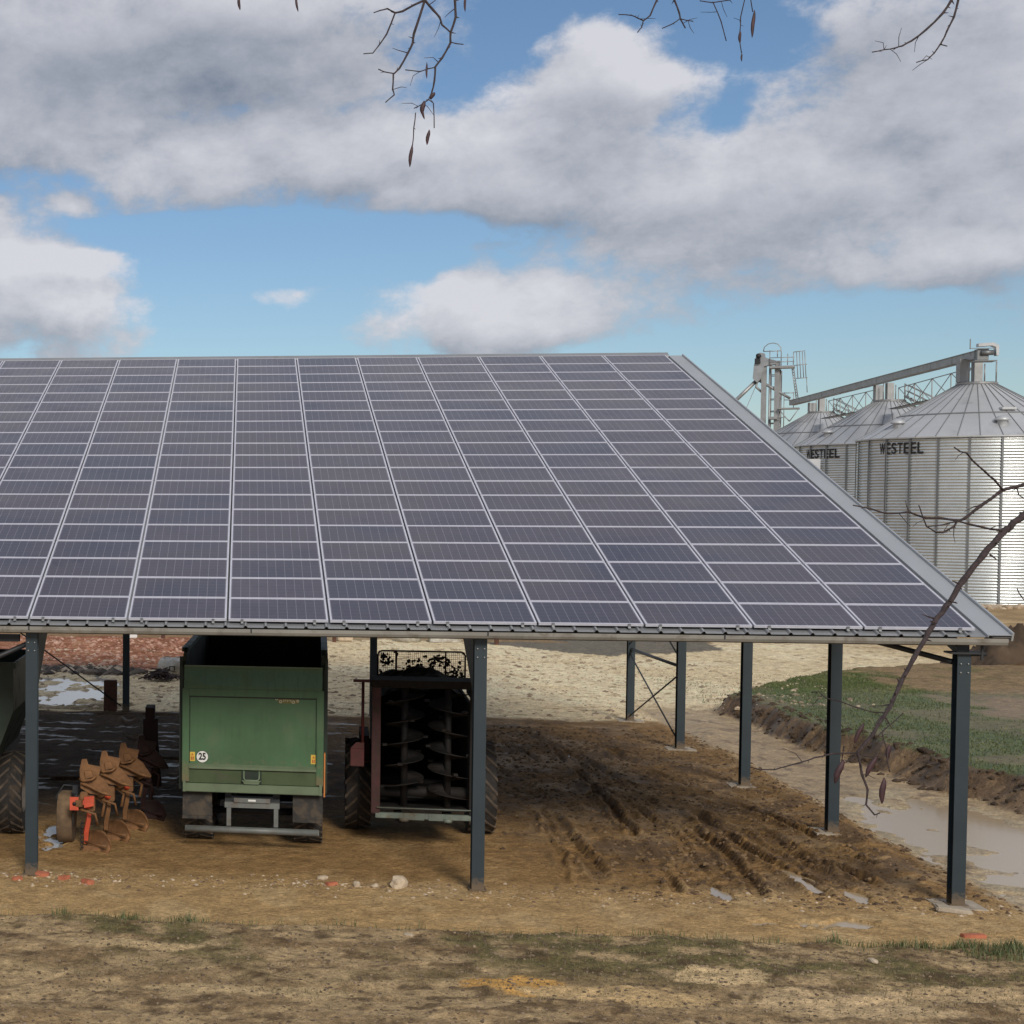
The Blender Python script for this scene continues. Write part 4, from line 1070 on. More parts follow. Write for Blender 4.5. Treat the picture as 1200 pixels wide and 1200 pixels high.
b = MB(); b.box(-.12, .10, -.60, -.57, .38, .41); b.box(-.12, -.08, -.60, -.57, .24, .41); b.box(.06, .10, -.60, -.57, .24, .41); b.build('printed_mark', M['black'], bag)
for s_ in (-1, 1):
    b = MB(); b.tube([(s_ * .3, 0, .56), (s_ * .32, 0, .70), (s_ * .12, 0, .70), (s_ * .15, 0, .58)], .02, 6); b.build('lifting_loop', M['bagw'], bag)
# things glimpsed under the gutter at the far side of the yard
b = MB(); b.lathe([(.001, .0), (.55, .0), (.62, .22), (.62, .28), (.55, .28), (.5, .07), (.001, .07)], 'z', 28); tag(b.build('shallow_tub', M['bagw'], None, (-4.0, 48.2, .0)), 'round whitish low tub standing far behind the spreader', 'tub')
b = MB(); b.box(-.7, .7, -.3, .3, 0, .24, .03); b.box(-.6, .6, -.25, .25, .2405, .36, .02); tag(b.build('stone_trough', M['bagw'], None, (-2.35, 48.1, 0)), 'long whitish block right of the round tub behind the spreader', 'trough')
def stake(x, y, h, lb):
    b = MB(); b.box(-.09, .09, -.09, .09, -.1, h, .01); b.prism([(-.09, h), (.09, h), (0, h + .08)], -.09, .09, 'xz'); tag(b.build('wooden_stake', M['wood'], None, (x, y, 0)), lb, 'stake', 'stakes at the far side of the yard')
stake(-.17, 47.2, 1.1, 'dark stake seen right of the middle front post'); stake(-15.3, 47.9, 1.1, 'dark stake standing behind the red soil, left of the green trailer'); stake(-7.4, 47.5, 1.2, 'dark stake seen just right of the green trailer')
b = MB(); b.box(-.35, .35, -.2, .2, 0, .25, .04); tag(b.build('kerb_stone', M['stone'], None, (-6.9, 48.0, 0), (0, 0, .2)), 'pale stone block beside the stake right of the green trailer', 'stone block')
b = MB(); b.box(-.3, .3, -.2, .2, 0, .32, .05); tag(b.build('kerb_stone', M['white'], None, (-16.85, 47.8, 0), (0, 0, .4)), 'white stone block above the red soil beside the back left post', 'stone block')

# soil heap on the right
b = MB(); nxh, nyh = 180, 110; vs, fs = [], []
xx = np.linspace(-7, 9, nxh); yy = np.linspace(-4.2, 4.2, nyh); XX, YY = np.meshgrid(xx, yy)
ZZ = 2.1 * np.exp(-((XX - 2.9) / 2.6) ** 2 - (YY / 1.9) ** 2) + .95 * np.exp(-((XX - .1) / 1.5) ** 2 - ((YY + .3) / 1.5) ** 2) + .30 * np.exp(-((XX + 2.6) / 1.2) ** 2 - (YY / 1.1) ** 2)
NZ = fbm(XX, YY, 1.1, 5, 201) - .5
ZZ = ZZ * (1 + 1.1 * NZ) + ((fbm(XX, YY, 2.6, 5, 202) - .5) * .55 + (fbm(XX, YY, 8, 3, 203) - .5) * .22) * np.clip(ZZ * 3, 0, 1) - .12
vs = list(zip(XX.ravel(), YY.ravel(), ZZ.ravel()))
for j in range(nyh - 1):
    for i in range(nxh - 1): fs.append((j * nxh + i, j * nxh + i + 1, (j + 1) * nxh + i + 1, (j + 1) * nxh + i))
b.add(vs, fs, True)
tag(b.build('soil_heap', M['soil'], None, (15.9, 36.3, 0), (0, 0, -.12)), 'heap of dug brown soil beyond the right corner of the roof', 'soil heap')

# ---------------------------------------------------------------- grain bins
VIEW = math.atan2(-26.88 - 90, -11.5 - 37)
def grain_bin(name_lab, cx, cy, Rb, wall, apex, zbase, textang, phase, walk=1):
    t = thing('grain_bin', name_lab, 'grain bin', (cx, cy, 0), 0, 'galvanised grain bins in a row')
    # direction towards the viewer side of the yard
    va = math.atan2(-26.88 - cy, -11.5 - cx)
    b = MB(); prof = []; pitch = .195; nrow = int(wall / pitch)
    for i in range(nrow):
        for k in range(6):
            z = zbase + (i + k / 6) * pitch; prof.append((Rb + .030 * math.sin(2 * PI * k / 6), z))
    prof.append((Rb, zbase + wall))
    b.lathe(prof, 'z', 96, True); wl = b.build('corrugated_wall', M['binwall'], t)
    b = MB()
    for k in range(25):
        a = va + R(phase) + 2 * PI * k / 25
        b.T = Matrix.Rotation(a, 4, 'Z'); b.box(Rb + .030, Rb + .085, -.060, .060, zbase, zbase + wall - .03)
    b.T = Matrix.Identity(4); b.build('wall_stiffeners', M['stiff'], t)
    zt = zbase + wall; rc = 1.15
    b = MB(); b.lathe([(Rb + .16, zt - .10), (Rb + .16, zt - .02), (rc, apex), (rc, apex + .02), (.001, apex + .02)], 'z', 36, False)
    b.lathe([(Rb + .15, zt - .10), (Rb - .2, zt - .04)], 'z', 36, False)
    rf = b.build('roof', M['binroof'], t)
    b = MB()
    for k in range(36):
        a = 2 * PI * k / 36 + va + R(phase)
        ca, sa = math.cos(a), math.sin(a)
        b.tube([((Rb + .15) * ca, (Rb + .15) * sa, zt + .0), (rc * ca, rc * sa, apex + .02)], .026, 4, True, False)
    b.build('roof_ribs', M['binseam'], rf)
    b = MB(); rm = Rb * .62 + .3; zm = zt + (apex - zt) * (Rb - rm) / (Rb - rc) + .05
    b.lathe([(rm - .05, zm + .03), (rm + .05, zm - .03), (rm + .05, zm + .02), (rm - .05, zm + .07)], 'z', 36, False, True); b.build('roof_ring', M['binseam'], rf)
    b = MB(); b.lathe([(rc + .10, apex - .02), (rc + .10, apex + .10), (rc, apex + .14), (.001, apex + .14)], 'z', 24, False)
    b.lathe([(.42, apex + .1402), (.42, apex + 1.5)], 'z', 12) if False else None
    b.box(-.26, .26, -.26, .26, apex + .1405, apex + 1.55); cl = b.build('collar', M['ladder'], t)
    for k in range(4):
        b = MB(); a = va + PI / 4 + k * PI / 2 + .4; b.tube([((rc + .05) * math.cos(a), (rc + .05) * math.sin(a), apex + .1), ((rc + .05) * math.cos(a), (rc + .05) * math.sin(a), apex + 1.45)], .045, 6); b.build('collar_post', M['ladder'], cl)
    for da, fr in ((-50, .79), (14.5, .79), (24, .53), (-120, .8), (100, .8)):
        a = va + R(da); rr_ = rc + (Rb - rc) * fr; zz = zt + (apex - zt) * (Rb - rr_) / (Rb - rc)
        b = MB()
        if fr < .6:
            b.box(-.45, .45, -.3, .3, .0, .16, .03)
        else: b.lathe([(.30, -.15), (.30, .20), (.45, .20), (.45, .28), (.34, .42), (.15, .50), (.001, .52)], 'z', 20)
        b.build('roof_vent', M['binroof'], rf, (rr_ * math.cos(a), rr_ * math.sin(a), zz), (0, 0, a + PI / 2))
    if textang is not None:
        vs, fs = [], []
        for li, ch in enumerate('WESTEEL'):      # every letter fills its own equal cell between the stiffeners
            lv, lf = text_mesh(ch, 1.0, .008, .018)
            x0_, x1_ = min(v[0] for v in lv), max(v[0] for v in lv); y0_, y1_ = min(v[1] for v in lv), max(v[1] for v in lv)
            of_ = len(vs); vs += [((v[0] - x0_) / (x1_ - x0_) * (.84 if li else 1.05) + (.10 if li else -.12) + li - 3.5, (v[1] - y0_) / (y1_ - y0_) - .5, v[2]) for v in lv]
            fs += [tuple(i + of_ for i in f) for f in lf]
        wmx, hmx = 7.0, 1.0
        Wt, Ht = textang[1], textang[2]
        o = []
        for v in vs:
            s = v[0] / wmx * Wt; a = va + R(textang[0]) + s / Rb
            rr_ = Rb + .036 + v[2]
            o.append((rr_ * math.cos(a), rr_ * math.sin(a), textang[3] + v[1] / hmx * Ht))
        b = MB(); b.add(o, fs); b.build('maker_lettering', M['black'], t)
    b = MB(); b.lathe([(Rb + .25, -.2), (Rb + .25, .12 + zbase), (Rb - .2, .12 + zbase)], 'z', 48, False); b.build('concrete_ring', M['concrete'], t)
    return t
g1 = grain_bin('nearest and largest galvanised grain bin, with a bright strip of light, at the right', 37.02, 87.37, 7.05, 10.80, 14.45, 0, (-36.8, 3.24, .74, 10.08), 12.2)
g2 = grain_bin('middle galvanised grain bin with a white board on its wall', 41.84, 114.74, 7.05, 11.35, 15.0, 0, (-43.5, 3.5, .76, 10.55), 4.0)
g3 = grain_bin('farthest grain bin, only its cone roof showing over the shed roof', 45.67, 141.97, 7.05, 11.9, 15.55, 0, None, 9.0)
# white board on the middle bin
va = math.atan2(-26.88 - 114.74, -11.5 - 41.84); a = va - R(47)
bx_, by_ = 41.84 + 7.8 * math.cos(a), 114.74 + 7.8 * math.sin(a)
b = MB(); b.box(-1.35, .80, -.03, .03, -.9, .9, .01); wb = tag(b.build('white_board', M['sign'], None, (bx_, by_, 9.22), (0, 0, va + PI / 2)), 'blank white board fixed below the lettering on the middle grain bin', 'board')
b = MB(); b.box(-.7, -.6, .0301, .9, .3, .4); b.box(.6, .7, .0301, 1.1, .3, .4); b.build('bracket', M['ladder'], wb)

# conveyor gallery above the bins
def L3(a, c, t): return tuple(a[i] + (c[i] - a[i]) * t for i in range(3))
A_ = (36.25, 85.1, 16.22); Z_ = (44.9, 148.2, 16.90)
cv = thing('grain_conveyor', 'long grey enclosed conveyor running over the tops of the grain bins', 'conveyor', A_)
def rel(p): return (p[0] - A_[0], p[1] - A_[1], p[2] - A_[2])
d_ = Vector(Z_) - Vector(A_); Lc = d_.length; yaw = math.atan2(-d_.x, d_.y); pit = math.asin(d_.z / Lc)
b = MB(); b.box(-.30, .30, 0, Lc, -.22, .26)
b.box(-.36, .36, 0, Lc, .2605, .30); cs = b.build('casing', M['conveyor'], cv, (0, 0, 0), (pit, 0, yaw))
for k in range(1, 12):
    b = MB(); b.box(-.315, .315, Lc * k / 12 - .02, Lc * k / 12 + .02, -.235, .26); b.build('casing_joint', M['conveyor'], cs)
b = MB(); b.box(-.30, .36, -.45, .25, -.36, .36); b.box(-.5, .8, -.7, .5, -.46, -.40); b.tube([(-.1, -.5, .1), (.6, -.5, .1)], .17, 14)
b.box(-.80, -.74, -.6, -.54, .35, 1.0); b.box(-.80, .7, -.6, -.54, .36, .41); dv = b.build('drive_unit', M['stiff'], cv, (0, 0, 0), (0, 0, yaw))
b = MB(); b.prism([(.75, -.1), (.9, -.1), (.9, .55), (.6, .75), (-.3, .70), (-.3, .5), (.5, .55), (.72, .45)], -.65, -.1, 'xz'); b.build('drive_cover', M['galv'], cv, (0, 0, 0), (0, 0, yaw))
for gi, (gx_, gy2, gz) in enumerate([(37.02, 87.37, 14.6), (41.84, 114.74, 15.1), (45.67, 141.97, 15.7)]):
    b = MB(); b.box(-.30, .30, -.30, .30, .0, 16.15 + gi * .2 - gz); b.build('discharge_chute', M['conveyor'], cv, rel((gx_ - .9, gy2, gz)))
# catwalk lattice between bins
def frame_run(p, q_, hgt_, nb, parent, name='catwalk_truss', m='ladder', r=.045):
    b = MB(); P, Q = Vector(p), Vector(q_); u = Vector((0, 0, hgt_))
    b.tube([P, Q], r, 5); b.tube([P + u, Q + u], r, 5)
    for k in range(nb + 1):
        c = P.lerp(Q, k / nb); b.tube([c, c + u], r, 5)
        if k < nb:
            e = P.lerp(Q, (k + 1) / nb); b.tube([c, e + u], r * .8, 5); b.tube([c + u, e], r * .8, 5)
    return b.build(name, M[m], parent)
for (pa, pb) in (((37.9, 90.2, 14.1), (41.2, 111.2, 14.2)), ((42.3, 118.0, 14.6), (45.0, 138.0, 14.8))):
    frame_run(rel(pa), rel(pb), 1.7, 4, cv, r=.04)
    b = MB(); b.add([rel(pa), rel(pb), rel((pb[0] - .8, pb[1], pb[2])), rel((pa[0] - .8, pa[1], pa[2]))], [(0, 1, 2, 3)]); b.add([rel((p_[0], p_[1], p_[2] - .05)) for p_ in (pa, pb, (pb[0] - .8, pb[1], pb[2]), (pa[0] - .8, pa[1], pa[2]))], [(3, 2, 1, 0)]); b.build('catwalk_deck', M['binseam'], cv)
# stair down the roof of the middle bin
def stair(cx, cy, apex, a, n=14, r0=1.3, r1=4.7, dz=1.95):
    t = thing('roof_stair', None, 'stair', (cx, cy, 0))
    ca, sa = math.cos(a), math.sin(a); na, ma = -sa, ca
    b = MB()
    for k in range(n):
        f = k / (n - 1); r = r0 + (r1 - r0) * f; z = apex + .35 - dz * f
        b.add([(r * ca + na * w + ca * e, r * sa + ma * w + sa * e, z + h_) for h_ in (0, .05) for w, e in ((-.4, -.12), (.4, -.12), (.4, .12), (-.4, .12))], [(0, 3, 2, 1), (4, 5, 6, 7), (0, 1, 5, 4), (1, 2, 6, 5), (2, 3, 7, 6), (3, 0, 4, 7)])
    b.build('treads', M['ladder'], t)
    for w in (-.42, .42):
        b = MB()
        def q2(r, z): return (r * ca + na * w, r * sa + ma * w, z)
        b.tube([q2(r0, apex + .3), q2(r1, apex + .3 - dz)], .06, 6); b.tube([q2(r0, apex + 1.35), q2(r1, apex + 1.35 - dz)], .04, 6); b.tube([q2(r0, apex + .85), q2(r1, apex + .85 - dz)], .035, 6)
        for f in (0, .33, .66, 1): b.tube([q2(r0 + (r1 - r0) * f, apex + .3 - dz * f), q2(r0 + (r1 - r0) * f, apex + 1.35 - dz * f)], .04, 6)
        b.build('handrail', M['ladder'], t)
    return t
tag(stair(41.84, 114.74, 15.0, va + R(75)), 'metal stair with handrails running down the right of the middle bin roof', 'stair', 'stairs on the bin roofs')
tag(stair(45.67, 141.97, 15.55, va + R(72)), 'metal stair on the roof of the farthest grain bin', 'stair', 'stairs on the bin roofs')

# bucket elevator tower (metres from its own foot; front plane towards the yard)
tw = thing('bucket_elevator', 'slender galvanised bucket elevator tower with ladder cage and chutes behind the roof edge', 'elevator', (44.0, 153.9, 0), R(20.5) * -1)
k_ = .0922
def T_(a, c, y=0): return ((a - 895) * k_, y, (590.5 - c) * k_ + 6.41)
def tb(lst, r, n=8, y=0): 
    b = MB()
    for seg in lst: b.tube([T_(*p) if len(p) == 3 else T_(p[0], p[1], y) for p in seg], r, n)
    return b
z0_ = lambda c: (590.5 - c) * k_ + 6.41
b = MB(); b.box(-.45, .05, -.3, .3, 0, z0_(424)); b.box(.85, 1.35, -.3, .3, 0, z0_(424)); b.build('elevator_legs', M['ladder'], tw)
b = tb([[(899, 422), (899, 600)], [(910, 434), (910, 600)], [(899, 422, 2.0), (899, 600, 2.0)], [(910, 434, 2.0), (910, 600, 2.0)]], .09)
for c in range(440, 600, 14): b.tube([T_(899, c), T_(910, c)], .05, 6); b.tube([T_(899, c, 2.0), T_(910, c, 2.0)], .05, 6); b.tube([T_(899, c), T_(899, c, 2.0)], .05, 6); b.tube([T_(910, c), T_(910, c + 14, 2.0)], .04, 6)
b.build('support_frame', M['ladder'], tw)
b = MB(); b.prism([T_(a, c)[::2] for a, c in ((884, 419), (888, 414), (893, 415), (894, 420), (906, 424), (906, 428), (893, 430), (890, 444), (886, 449), (881, 444), (882, 430))], -.5, .5, 'xz'); b.build('elevator_head', M['galv'], tw)
b = MB(); b.tube([T_(887, 418, -.9), T_(887, 418, -.51)], .26, 14); b.box(*sorted((T_(883, 0)[0], T_(889, 0)[0])), -.8, -.52, z0_(427), z0_(421)); b.build('drive_motor', M['steel_dark'], tw)
b = tb([[(892, 413), (893, 408), (897, 404.5), (902, 403.5), (907, 405), (910.5, 409), (911, 414), (911, 432)], [(892, 413), (911, 413)], [(899, 412), (899, 432)], [(907, 412), (907, 420)]], .05, 6, -.6); b.build('top_hoop', M['ladder'], tw)
b = MB(); b.box(T_(899, 0)[0], T_(925, 0)[0], -.9, .6, z0_(433), z0_(430.5)); pf = b.build('platform', M['ladder'], tw)
b = tb([[(899, 421), (925, 421)], [(899, 426), (925, 426)], [(918, 417), (918, 430)], [(924, 415), (924, 430)]], .045, 6, -.9); b.build('platform_rail', M['ladder'], pf)
b = tb([[(924, 415), (936, 414)], [(925, 430.5), (938, 429.5)], [(927, 445.5), (939, 445)]] + [[(924 + q, 415), (926 + q, 445)] for q in (3, 6, 9, 11.5)] + [[(938, 445), (939, 462)]], .045, 6, -.7); b.build('ladder_cage', M['ladder'], tw)
b = tb([[(924, 432), (929.5, 468)], [(922.5, 434), (927.5, 468)]] + [[(923 + q * .5, 435 + q * 3.3), (925 + q * .5, 435 + q * 3.3)] for q in range(10)], .055, 6, -.4); b.build('ladder', M['ladder'], tw)
b = MB(); b.tube([T_(884, 447), T_(850, 482)], .20, 10); b.build('chute', M['ladder'], tw)
b = MB(); b.tube([T_(886, 445), T_(921, 468)], .15, 10); b.build('chute', M['ladder'], tw)
b = MB(); b.tube([T_(885, 447), T_(885, 454), T_(894, 463)], .12, 8); b.tube([T_(884, 453), T_(873, 482)], .03, 5); b.build('stay', M['ladder'], tw)
b = MB(); b.box(T_(909, 0)[0], T_(931, 0)[0], -.8, .8, z0_(480.5), z0_(479)); b.box(T_(899, 0)[0], T_(908, 0)[0], -.8, .8, z0_(492), z0_(489)); pf = b.build('platform', M['ladder'], tw)
b = tb([[(915, 462), (925, 462)], [(915, 470), (925, 470)], [(915, 461), (915, 505)], [(925, 461), (925, 479)], [(909, 480), (921, 495)], [(931, 480), (921, 495)], [(905, 491), (916, 490), (921, 494)]], .05, 6, -.7); b.build('platform_rail', M['ladder'], pf)

# ---------------------------------------------------------------- bare tree whose branches hang into view
LOW={
'main':[(-7.928,-21.055,6.757,0.027),(-8.419,-21.192,6.667,0.0253),(-8.76,-21.311,6.538,0.0237),(-9.04,-21.423,6.375,0.0221),(-9.134,-21.507,6.327,0.0206),(-9.232,-21.593,6.251,0.0191),(-9.323,-21.677,6.177,0.0176),(-9.407,-21.761,6.1,0.0162),(-9.488,-21.844,6.028,0.0148),(-9.559,-21.926,5.958,0.0134),(-9.626,-22.007,5.891,0.0121),(-9.69,-22.088,5.823,0.0108),(-9.758,-22.169,5.763,0.0095),(-9.827,-22.249,5.723,0.0083)],
'tipdown':[(-9.827,-22.249,5.723,0.0071),(-9.818,-22.26,5.664,0.0064),(-9.806,-22.27,5.625,0.0056),(-9.814,-22.283,5.585,0.0049),(-9.794,-22.291,5.559,0.0042),(-9.784,-22.3,5.566,0.0035)],
'tipleft':[(-9.831,-22.249,5.723,0.0047),(-9.907,-22.288,5.725,0.0044),(-9.964,-22.324,5.718,0.004),(-10.008,-22.359,5.711,0.0036),(-10.052,-22.394,5.706,0.0033),(-10.103,-22.43,5.699,0.0029),(-10.15,-22.464,5.704,0.0026),(-10.182,-22.497,5.715,0.0023)],
'upper':[(-8.846,-21.486,6.526,0.0121),(-8.97,-21.535,6.52,0.0113),(-9.118,-21.59,6.471,0.0106),(-9.199,-21.635,6.455,0.0098),(-9.279,-21.681,6.407,0.0091),(-9.345,-21.724,6.366,0.0084),(-9.38,-21.763,6.361,0.0077),(-9.451,-21.805,6.369,0.007),(-9.503,-21.846,6.369,0.0063),(-9.567,-21.887,6.387,0.0057),(-9.643,-21.931,6.382,0.005),(-9.698,-21.971,6.394,0.0043),(-9.768,-22.013,6.406,0.0037)],
'loop':[(-9.403,-21.816,6.361,0.0064),(-9.416,-21.827,6.344,0.0057),(-9.452,-21.841,6.326,0.0051),(-9.476,-21.852,6.326,0.0044),(-9.508,-21.864,6.344,0.0038),(-9.526,-21.873,6.382,0.0032),(-9.538,-21.882,6.407,0.0025)],
'loopb':[(-9.403,-21.816,6.359,0.0051),(-9.456,-21.849,6.349,0.0038),(-9.51,-21.881,6.344,0.0025)],
'link':[(-9.403,-21.816,6.361,0.0051),(-9.327,-21.757,6.346,0.0064),(-9.224,-21.693,6.33,0.0078)],
'up':[(-9.246,-21.742,6.454,0.0064),(-9.279,-21.762,6.484,0.006),(-9.313,-21.782,6.507,0.0055),(-9.359,-21.804,6.54,0.0051),(-9.384,-21.823,6.562,0.0047),(-9.411,-21.843,6.566,0.0042),(-9.436,-21.863,6.578,0.0038)],
'curl':[(-9.155,-21.629,6.46,0.0039),(-9.149,-21.629,6.439,0.0035),(-9.133,-21.627,6.429,0.0031),(-9.102,-21.624,6.418,0.0026)],
'stalk1':[(-9.827,-22.249,5.721,0.0024),(-9.803,-22.246,5.714,0.0024),(-9.777,-22.243,5.709,0.0024)],
'stalk2':[(-9.829,-22.249,5.716,0.0035),(-9.857,-22.254,5.697,0.0032),(-9.871,-22.256,5.69,0.0029),(-9.866,-22.254,5.728,0.0027),(-9.864,-22.253,5.742,0.0024)],
'stalk3':[(-9.714,-22.179,5.84,0.0024),(-9.754,-22.211,5.819,0.0021),(-9.78,-22.24,5.799,0.0018)],
'sprig':[(-9.726,-22.181,5.828,0.003),(-9.751,-22.159,5.824,0.0029),(-9.801,-22.14,5.838,0.0028),(-9.828,-22.118,5.849,0.0027),(-9.86,-22.097,5.855,0.0026),(-9.87,-22.072,5.87,0.0026),(-9.883,-22.049,5.866,0.0025)],
'sprigr':[(-9.761,-22.218,5.768,0.003),(-9.721,-22.172,5.786,0.0024),(-9.662,-22.123,5.819,0.0018)],
'hang':[(-9.739,-22.185,5.777,0.0024),(-9.744,-22.199,5.765,0.0022),(-9.735,-22.212,5.724,0.0021),(-9.74,-22.226,5.698,0.0019),(-9.737,-22.239,5.669,0.0018)],
'far':[(-9.152,-21.641,6.15,0.0026),(-9.125,-21.604,6.128,0.0031),(-9.091,-21.567,6.107,0.0035),(-9.042,-21.528,6.086,0.004)],
'th1':[(-9.306,-21.808,6.26,0.0064),(-9.286,-21.806,6.245,0.0009)],
'th2':[(-9.396,-21.823,6.173,0.0064),(-9.416,-21.825,6.181,0.0009)],
'th3':[(-9.426,-21.828,6.122,0.0064),(-9.401,-21.825,6.115,0.0009)],
'th4':[(-9.332,-21.805,6.402,0.0064),(-9.357,-21.809,6.392,0.0009)],
'th5':[(-9.461,-21.835,6.056,0.0064),(-9.481,-21.838,6.061,0.0009)],
'th6':[(-9.243,-21.796,6.349,0.0064),(-9.246,-21.797,6.331,0.0009)],
}
TOP={
'a':[(-10.949,-21.675,8.684,0.0094),(-10.957,-21.725,8.139,0.0084),(-10.969,-21.762,7.97,0.0074),(-11.04,-21.802,7.926,0.0064),(-11.066,-21.835,7.912,0.0054),(-11.092,-21.867,7.916,0.0045),(-11.115,-21.899,7.902,0.0035),(-11.137,-21.931,7.886,0.0026)],
'a2':[(-11.069,-21.872,7.901,0.0052),(-11.095,-21.89,7.833,0.0045),(-11.117,-21.907,7.798,0.0039),(-11.138,-21.923,7.768,0.0032),(-11.167,-21.94,7.762,0.0026)],
'b':[(-10.974,-21.807,7.956,0.0079),(-11.008,-21.828,7.848,0.0073),(-11.012,-21.842,7.818,0.0067),(-11.028,-21.858,7.783,0.0061),(-11.055,-21.876,7.732,0.0055),(-11.074,-21.892,7.711,0.0049),(-11.077,-21.907,7.661,0.0044),(-11.073,-21.92,7.642,0.0038),(-11.1,-21.937,7.616,0.0032)],
'b2':[(-11.077,-21.931,7.703,0.0039),(-11.105,-21.934,7.708,0.0032),(-11.123,-21.936,7.716,0.0026)],
'c':[(-10.974,-21.807,7.956,0.0079),(-10.949,-21.817,7.921,0.007),(-10.932,-21.829,7.896,0.0062),(-10.926,-21.842,7.869,0.0054),(-10.901,-21.852,7.842,0.0045)],
'd':[(-10.803,-21.657,8.658,0.008),(-10.866,-21.707,8.141,0.0077),(-10.875,-21.737,7.974,0.0074),(-10.875,-21.762,7.914,0.0071),(-10.893,-21.789,7.86,0.0067),(-10.896,-21.813,7.822,0.0064),(-10.924,-21.841,7.769,0.0061),(-10.947,-21.868,7.736,0.0058),(-10.952,-21.893,7.686,0.0055),(-10.962,-21.918,7.647,0.0051)],
'd2':[(-10.952,-21.914,7.722,0.0039),(-10.978,-21.917,7.716,0.0032),(-10.998,-21.92,7.709,0.0026),(-11.042,-21.926,7.714,0.0019)],
'd3':[(-10.901,-21.853,7.813,0.0032),(-10.883,-21.851,7.808,0.0023),(-10.862,-21.848,7.806,0.0013)],
'd4':[(-10.962,-21.918,7.647,0.0039),(-10.972,-21.92,7.624,0.0034),(-10.99,-21.923,7.611,0.003),(-11.015,-21.927,7.598,0.0026)],
'd5':[(-10.972,-21.92,7.626,0.0026),(-10.957,-21.919,7.614,0.0019),(-10.954,-21.921,7.539,0.0013)],
't1':[(-11.01,-21.927,7.585,0.0017),(-11.015,-21.929,7.539,0.0016),(-11.019,-21.932,7.482,0.0015)],
'e':[(-10.11,-21.367,8.61,0.007),(-10.191,-21.425,8.127,0.0062),(-10.204,-21.459,8.035,0.0055),(-10.232,-21.494,7.977,0.0048),(-10.261,-21.527,7.951,0.0041),(-10.287,-21.559,7.951,0.0034),(-10.312,-21.592,7.95,0.0027),(-10.359,-21.627,7.944,0.002)],
'e2':[(-10.282,-21.617,7.925,0.004),(-10.287,-21.619,7.904,0.003),(-10.3,-21.621,7.888,0.002)],
'f':[(-10.11,-21.367,8.61,0.007),(-10.134,-21.408,8.158,0.0064),(-10.144,-21.434,8.041,0.0058),(-10.133,-21.454,7.993,0.0052),(-10.135,-21.476,7.968,0.0047),(-10.124,-21.496,7.932,0.0041)],
'f2':[(-10.141,-21.497,7.962,0.0034),(-10.116,-21.494,7.956,0.0025),(-10.1,-21.492,7.954,0.0016)],
'f3':[(-10.141,-21.497,7.962,0.0027),(-10.165,-21.501,7.945,0.002),(-10.197,-21.505,7.931,0.0014)],
'g':[(-9.944,-21.348,8.555,0.0056),(-9.935,-21.364,8.11,0.0047),(-9.954,-21.368,8.054,0.0038),(-10.009,-21.376,8.045,0.003),(-10.051,-21.381,8.051,0.0021)],
'g2':[(-10.009,-21.376,8.048,0.0017),(-9.981,-21.374,7.984,0.0015),(-9.964,-21.375,7.92,0.0014)],
'h':[(-9.889,-21.338,8.611,0.0028),(-9.891,-21.358,8.11,0.0022),(-9.879,-21.36,8.015,0.0017)],
'h2':[(-9.891,-21.358,8.11,0.0021),(-9.918,-21.366,7.998,0.0017),(-9.92,-21.368,7.948,0.0014)],
'h3':[(-9.92,-21.369,7.92,0.0014),(-9.914,-21.37,7.881,0.0014)],
'i':[(-9.155,-21.446,8.582,0.0094),(-9.319,-21.522,8.035,0.0086),(-9.352,-21.563,7.971,0.0078),(-9.392,-21.603,7.921,0.007),(-9.458,-21.648,7.859,0.0062),(-9.516,-21.691,7.815,0.0055),(-9.557,-21.731,7.79,0.0047),(-9.589,-21.769,7.775,0.004),(-9.637,-21.809,7.76,0.0032),(-9.685,-21.85,7.743,0.0025)],
'j':[(-9.155,-21.446,8.582,0.008),(-9.303,-21.518,8.036,0.0073),(-9.329,-21.555,7.973,0.0066),(-9.356,-21.593,7.91,0.0059),(-9.39,-21.631,7.859,0.0052),(-9.421,-21.668,7.813,0.0045),(-9.455,-21.705,7.773,0.0039),(-9.488,-21.742,7.744,0.0032),(-9.534,-21.781,7.727,0.0025)],
'j2':[(-9.442,-21.716,7.795,0.0039),(-9.422,-21.713,7.79,0.0013)],
'k':[(-11.533,-21.756,8.522,0.0027),(-11.542,-21.778,7.997,0.0017)],
'l':[(-11.36,-21.734,8.522,0.0027),(-11.367,-21.755,7.997,0.0017)],
'm':[(-10.829,-21.665,8.524,0.0027),(-10.838,-21.687,7.999,0.0017)],
}
PODL=[(-9.811,-22.244,5.806,-9.836,-22.249,5.749,0.0189),(-9.775,-22.242,5.714,-9.805,-22.249,5.655,0.0212),(-9.754,-22.242,5.655,-9.76,-22.246,5.582,0.0236),(-9.866,-22.255,5.704,-9.889,-22.26,5.638,0.0259),(-9.72,-22.184,5.739,-9.725,-22.186,5.696,0.0191)]
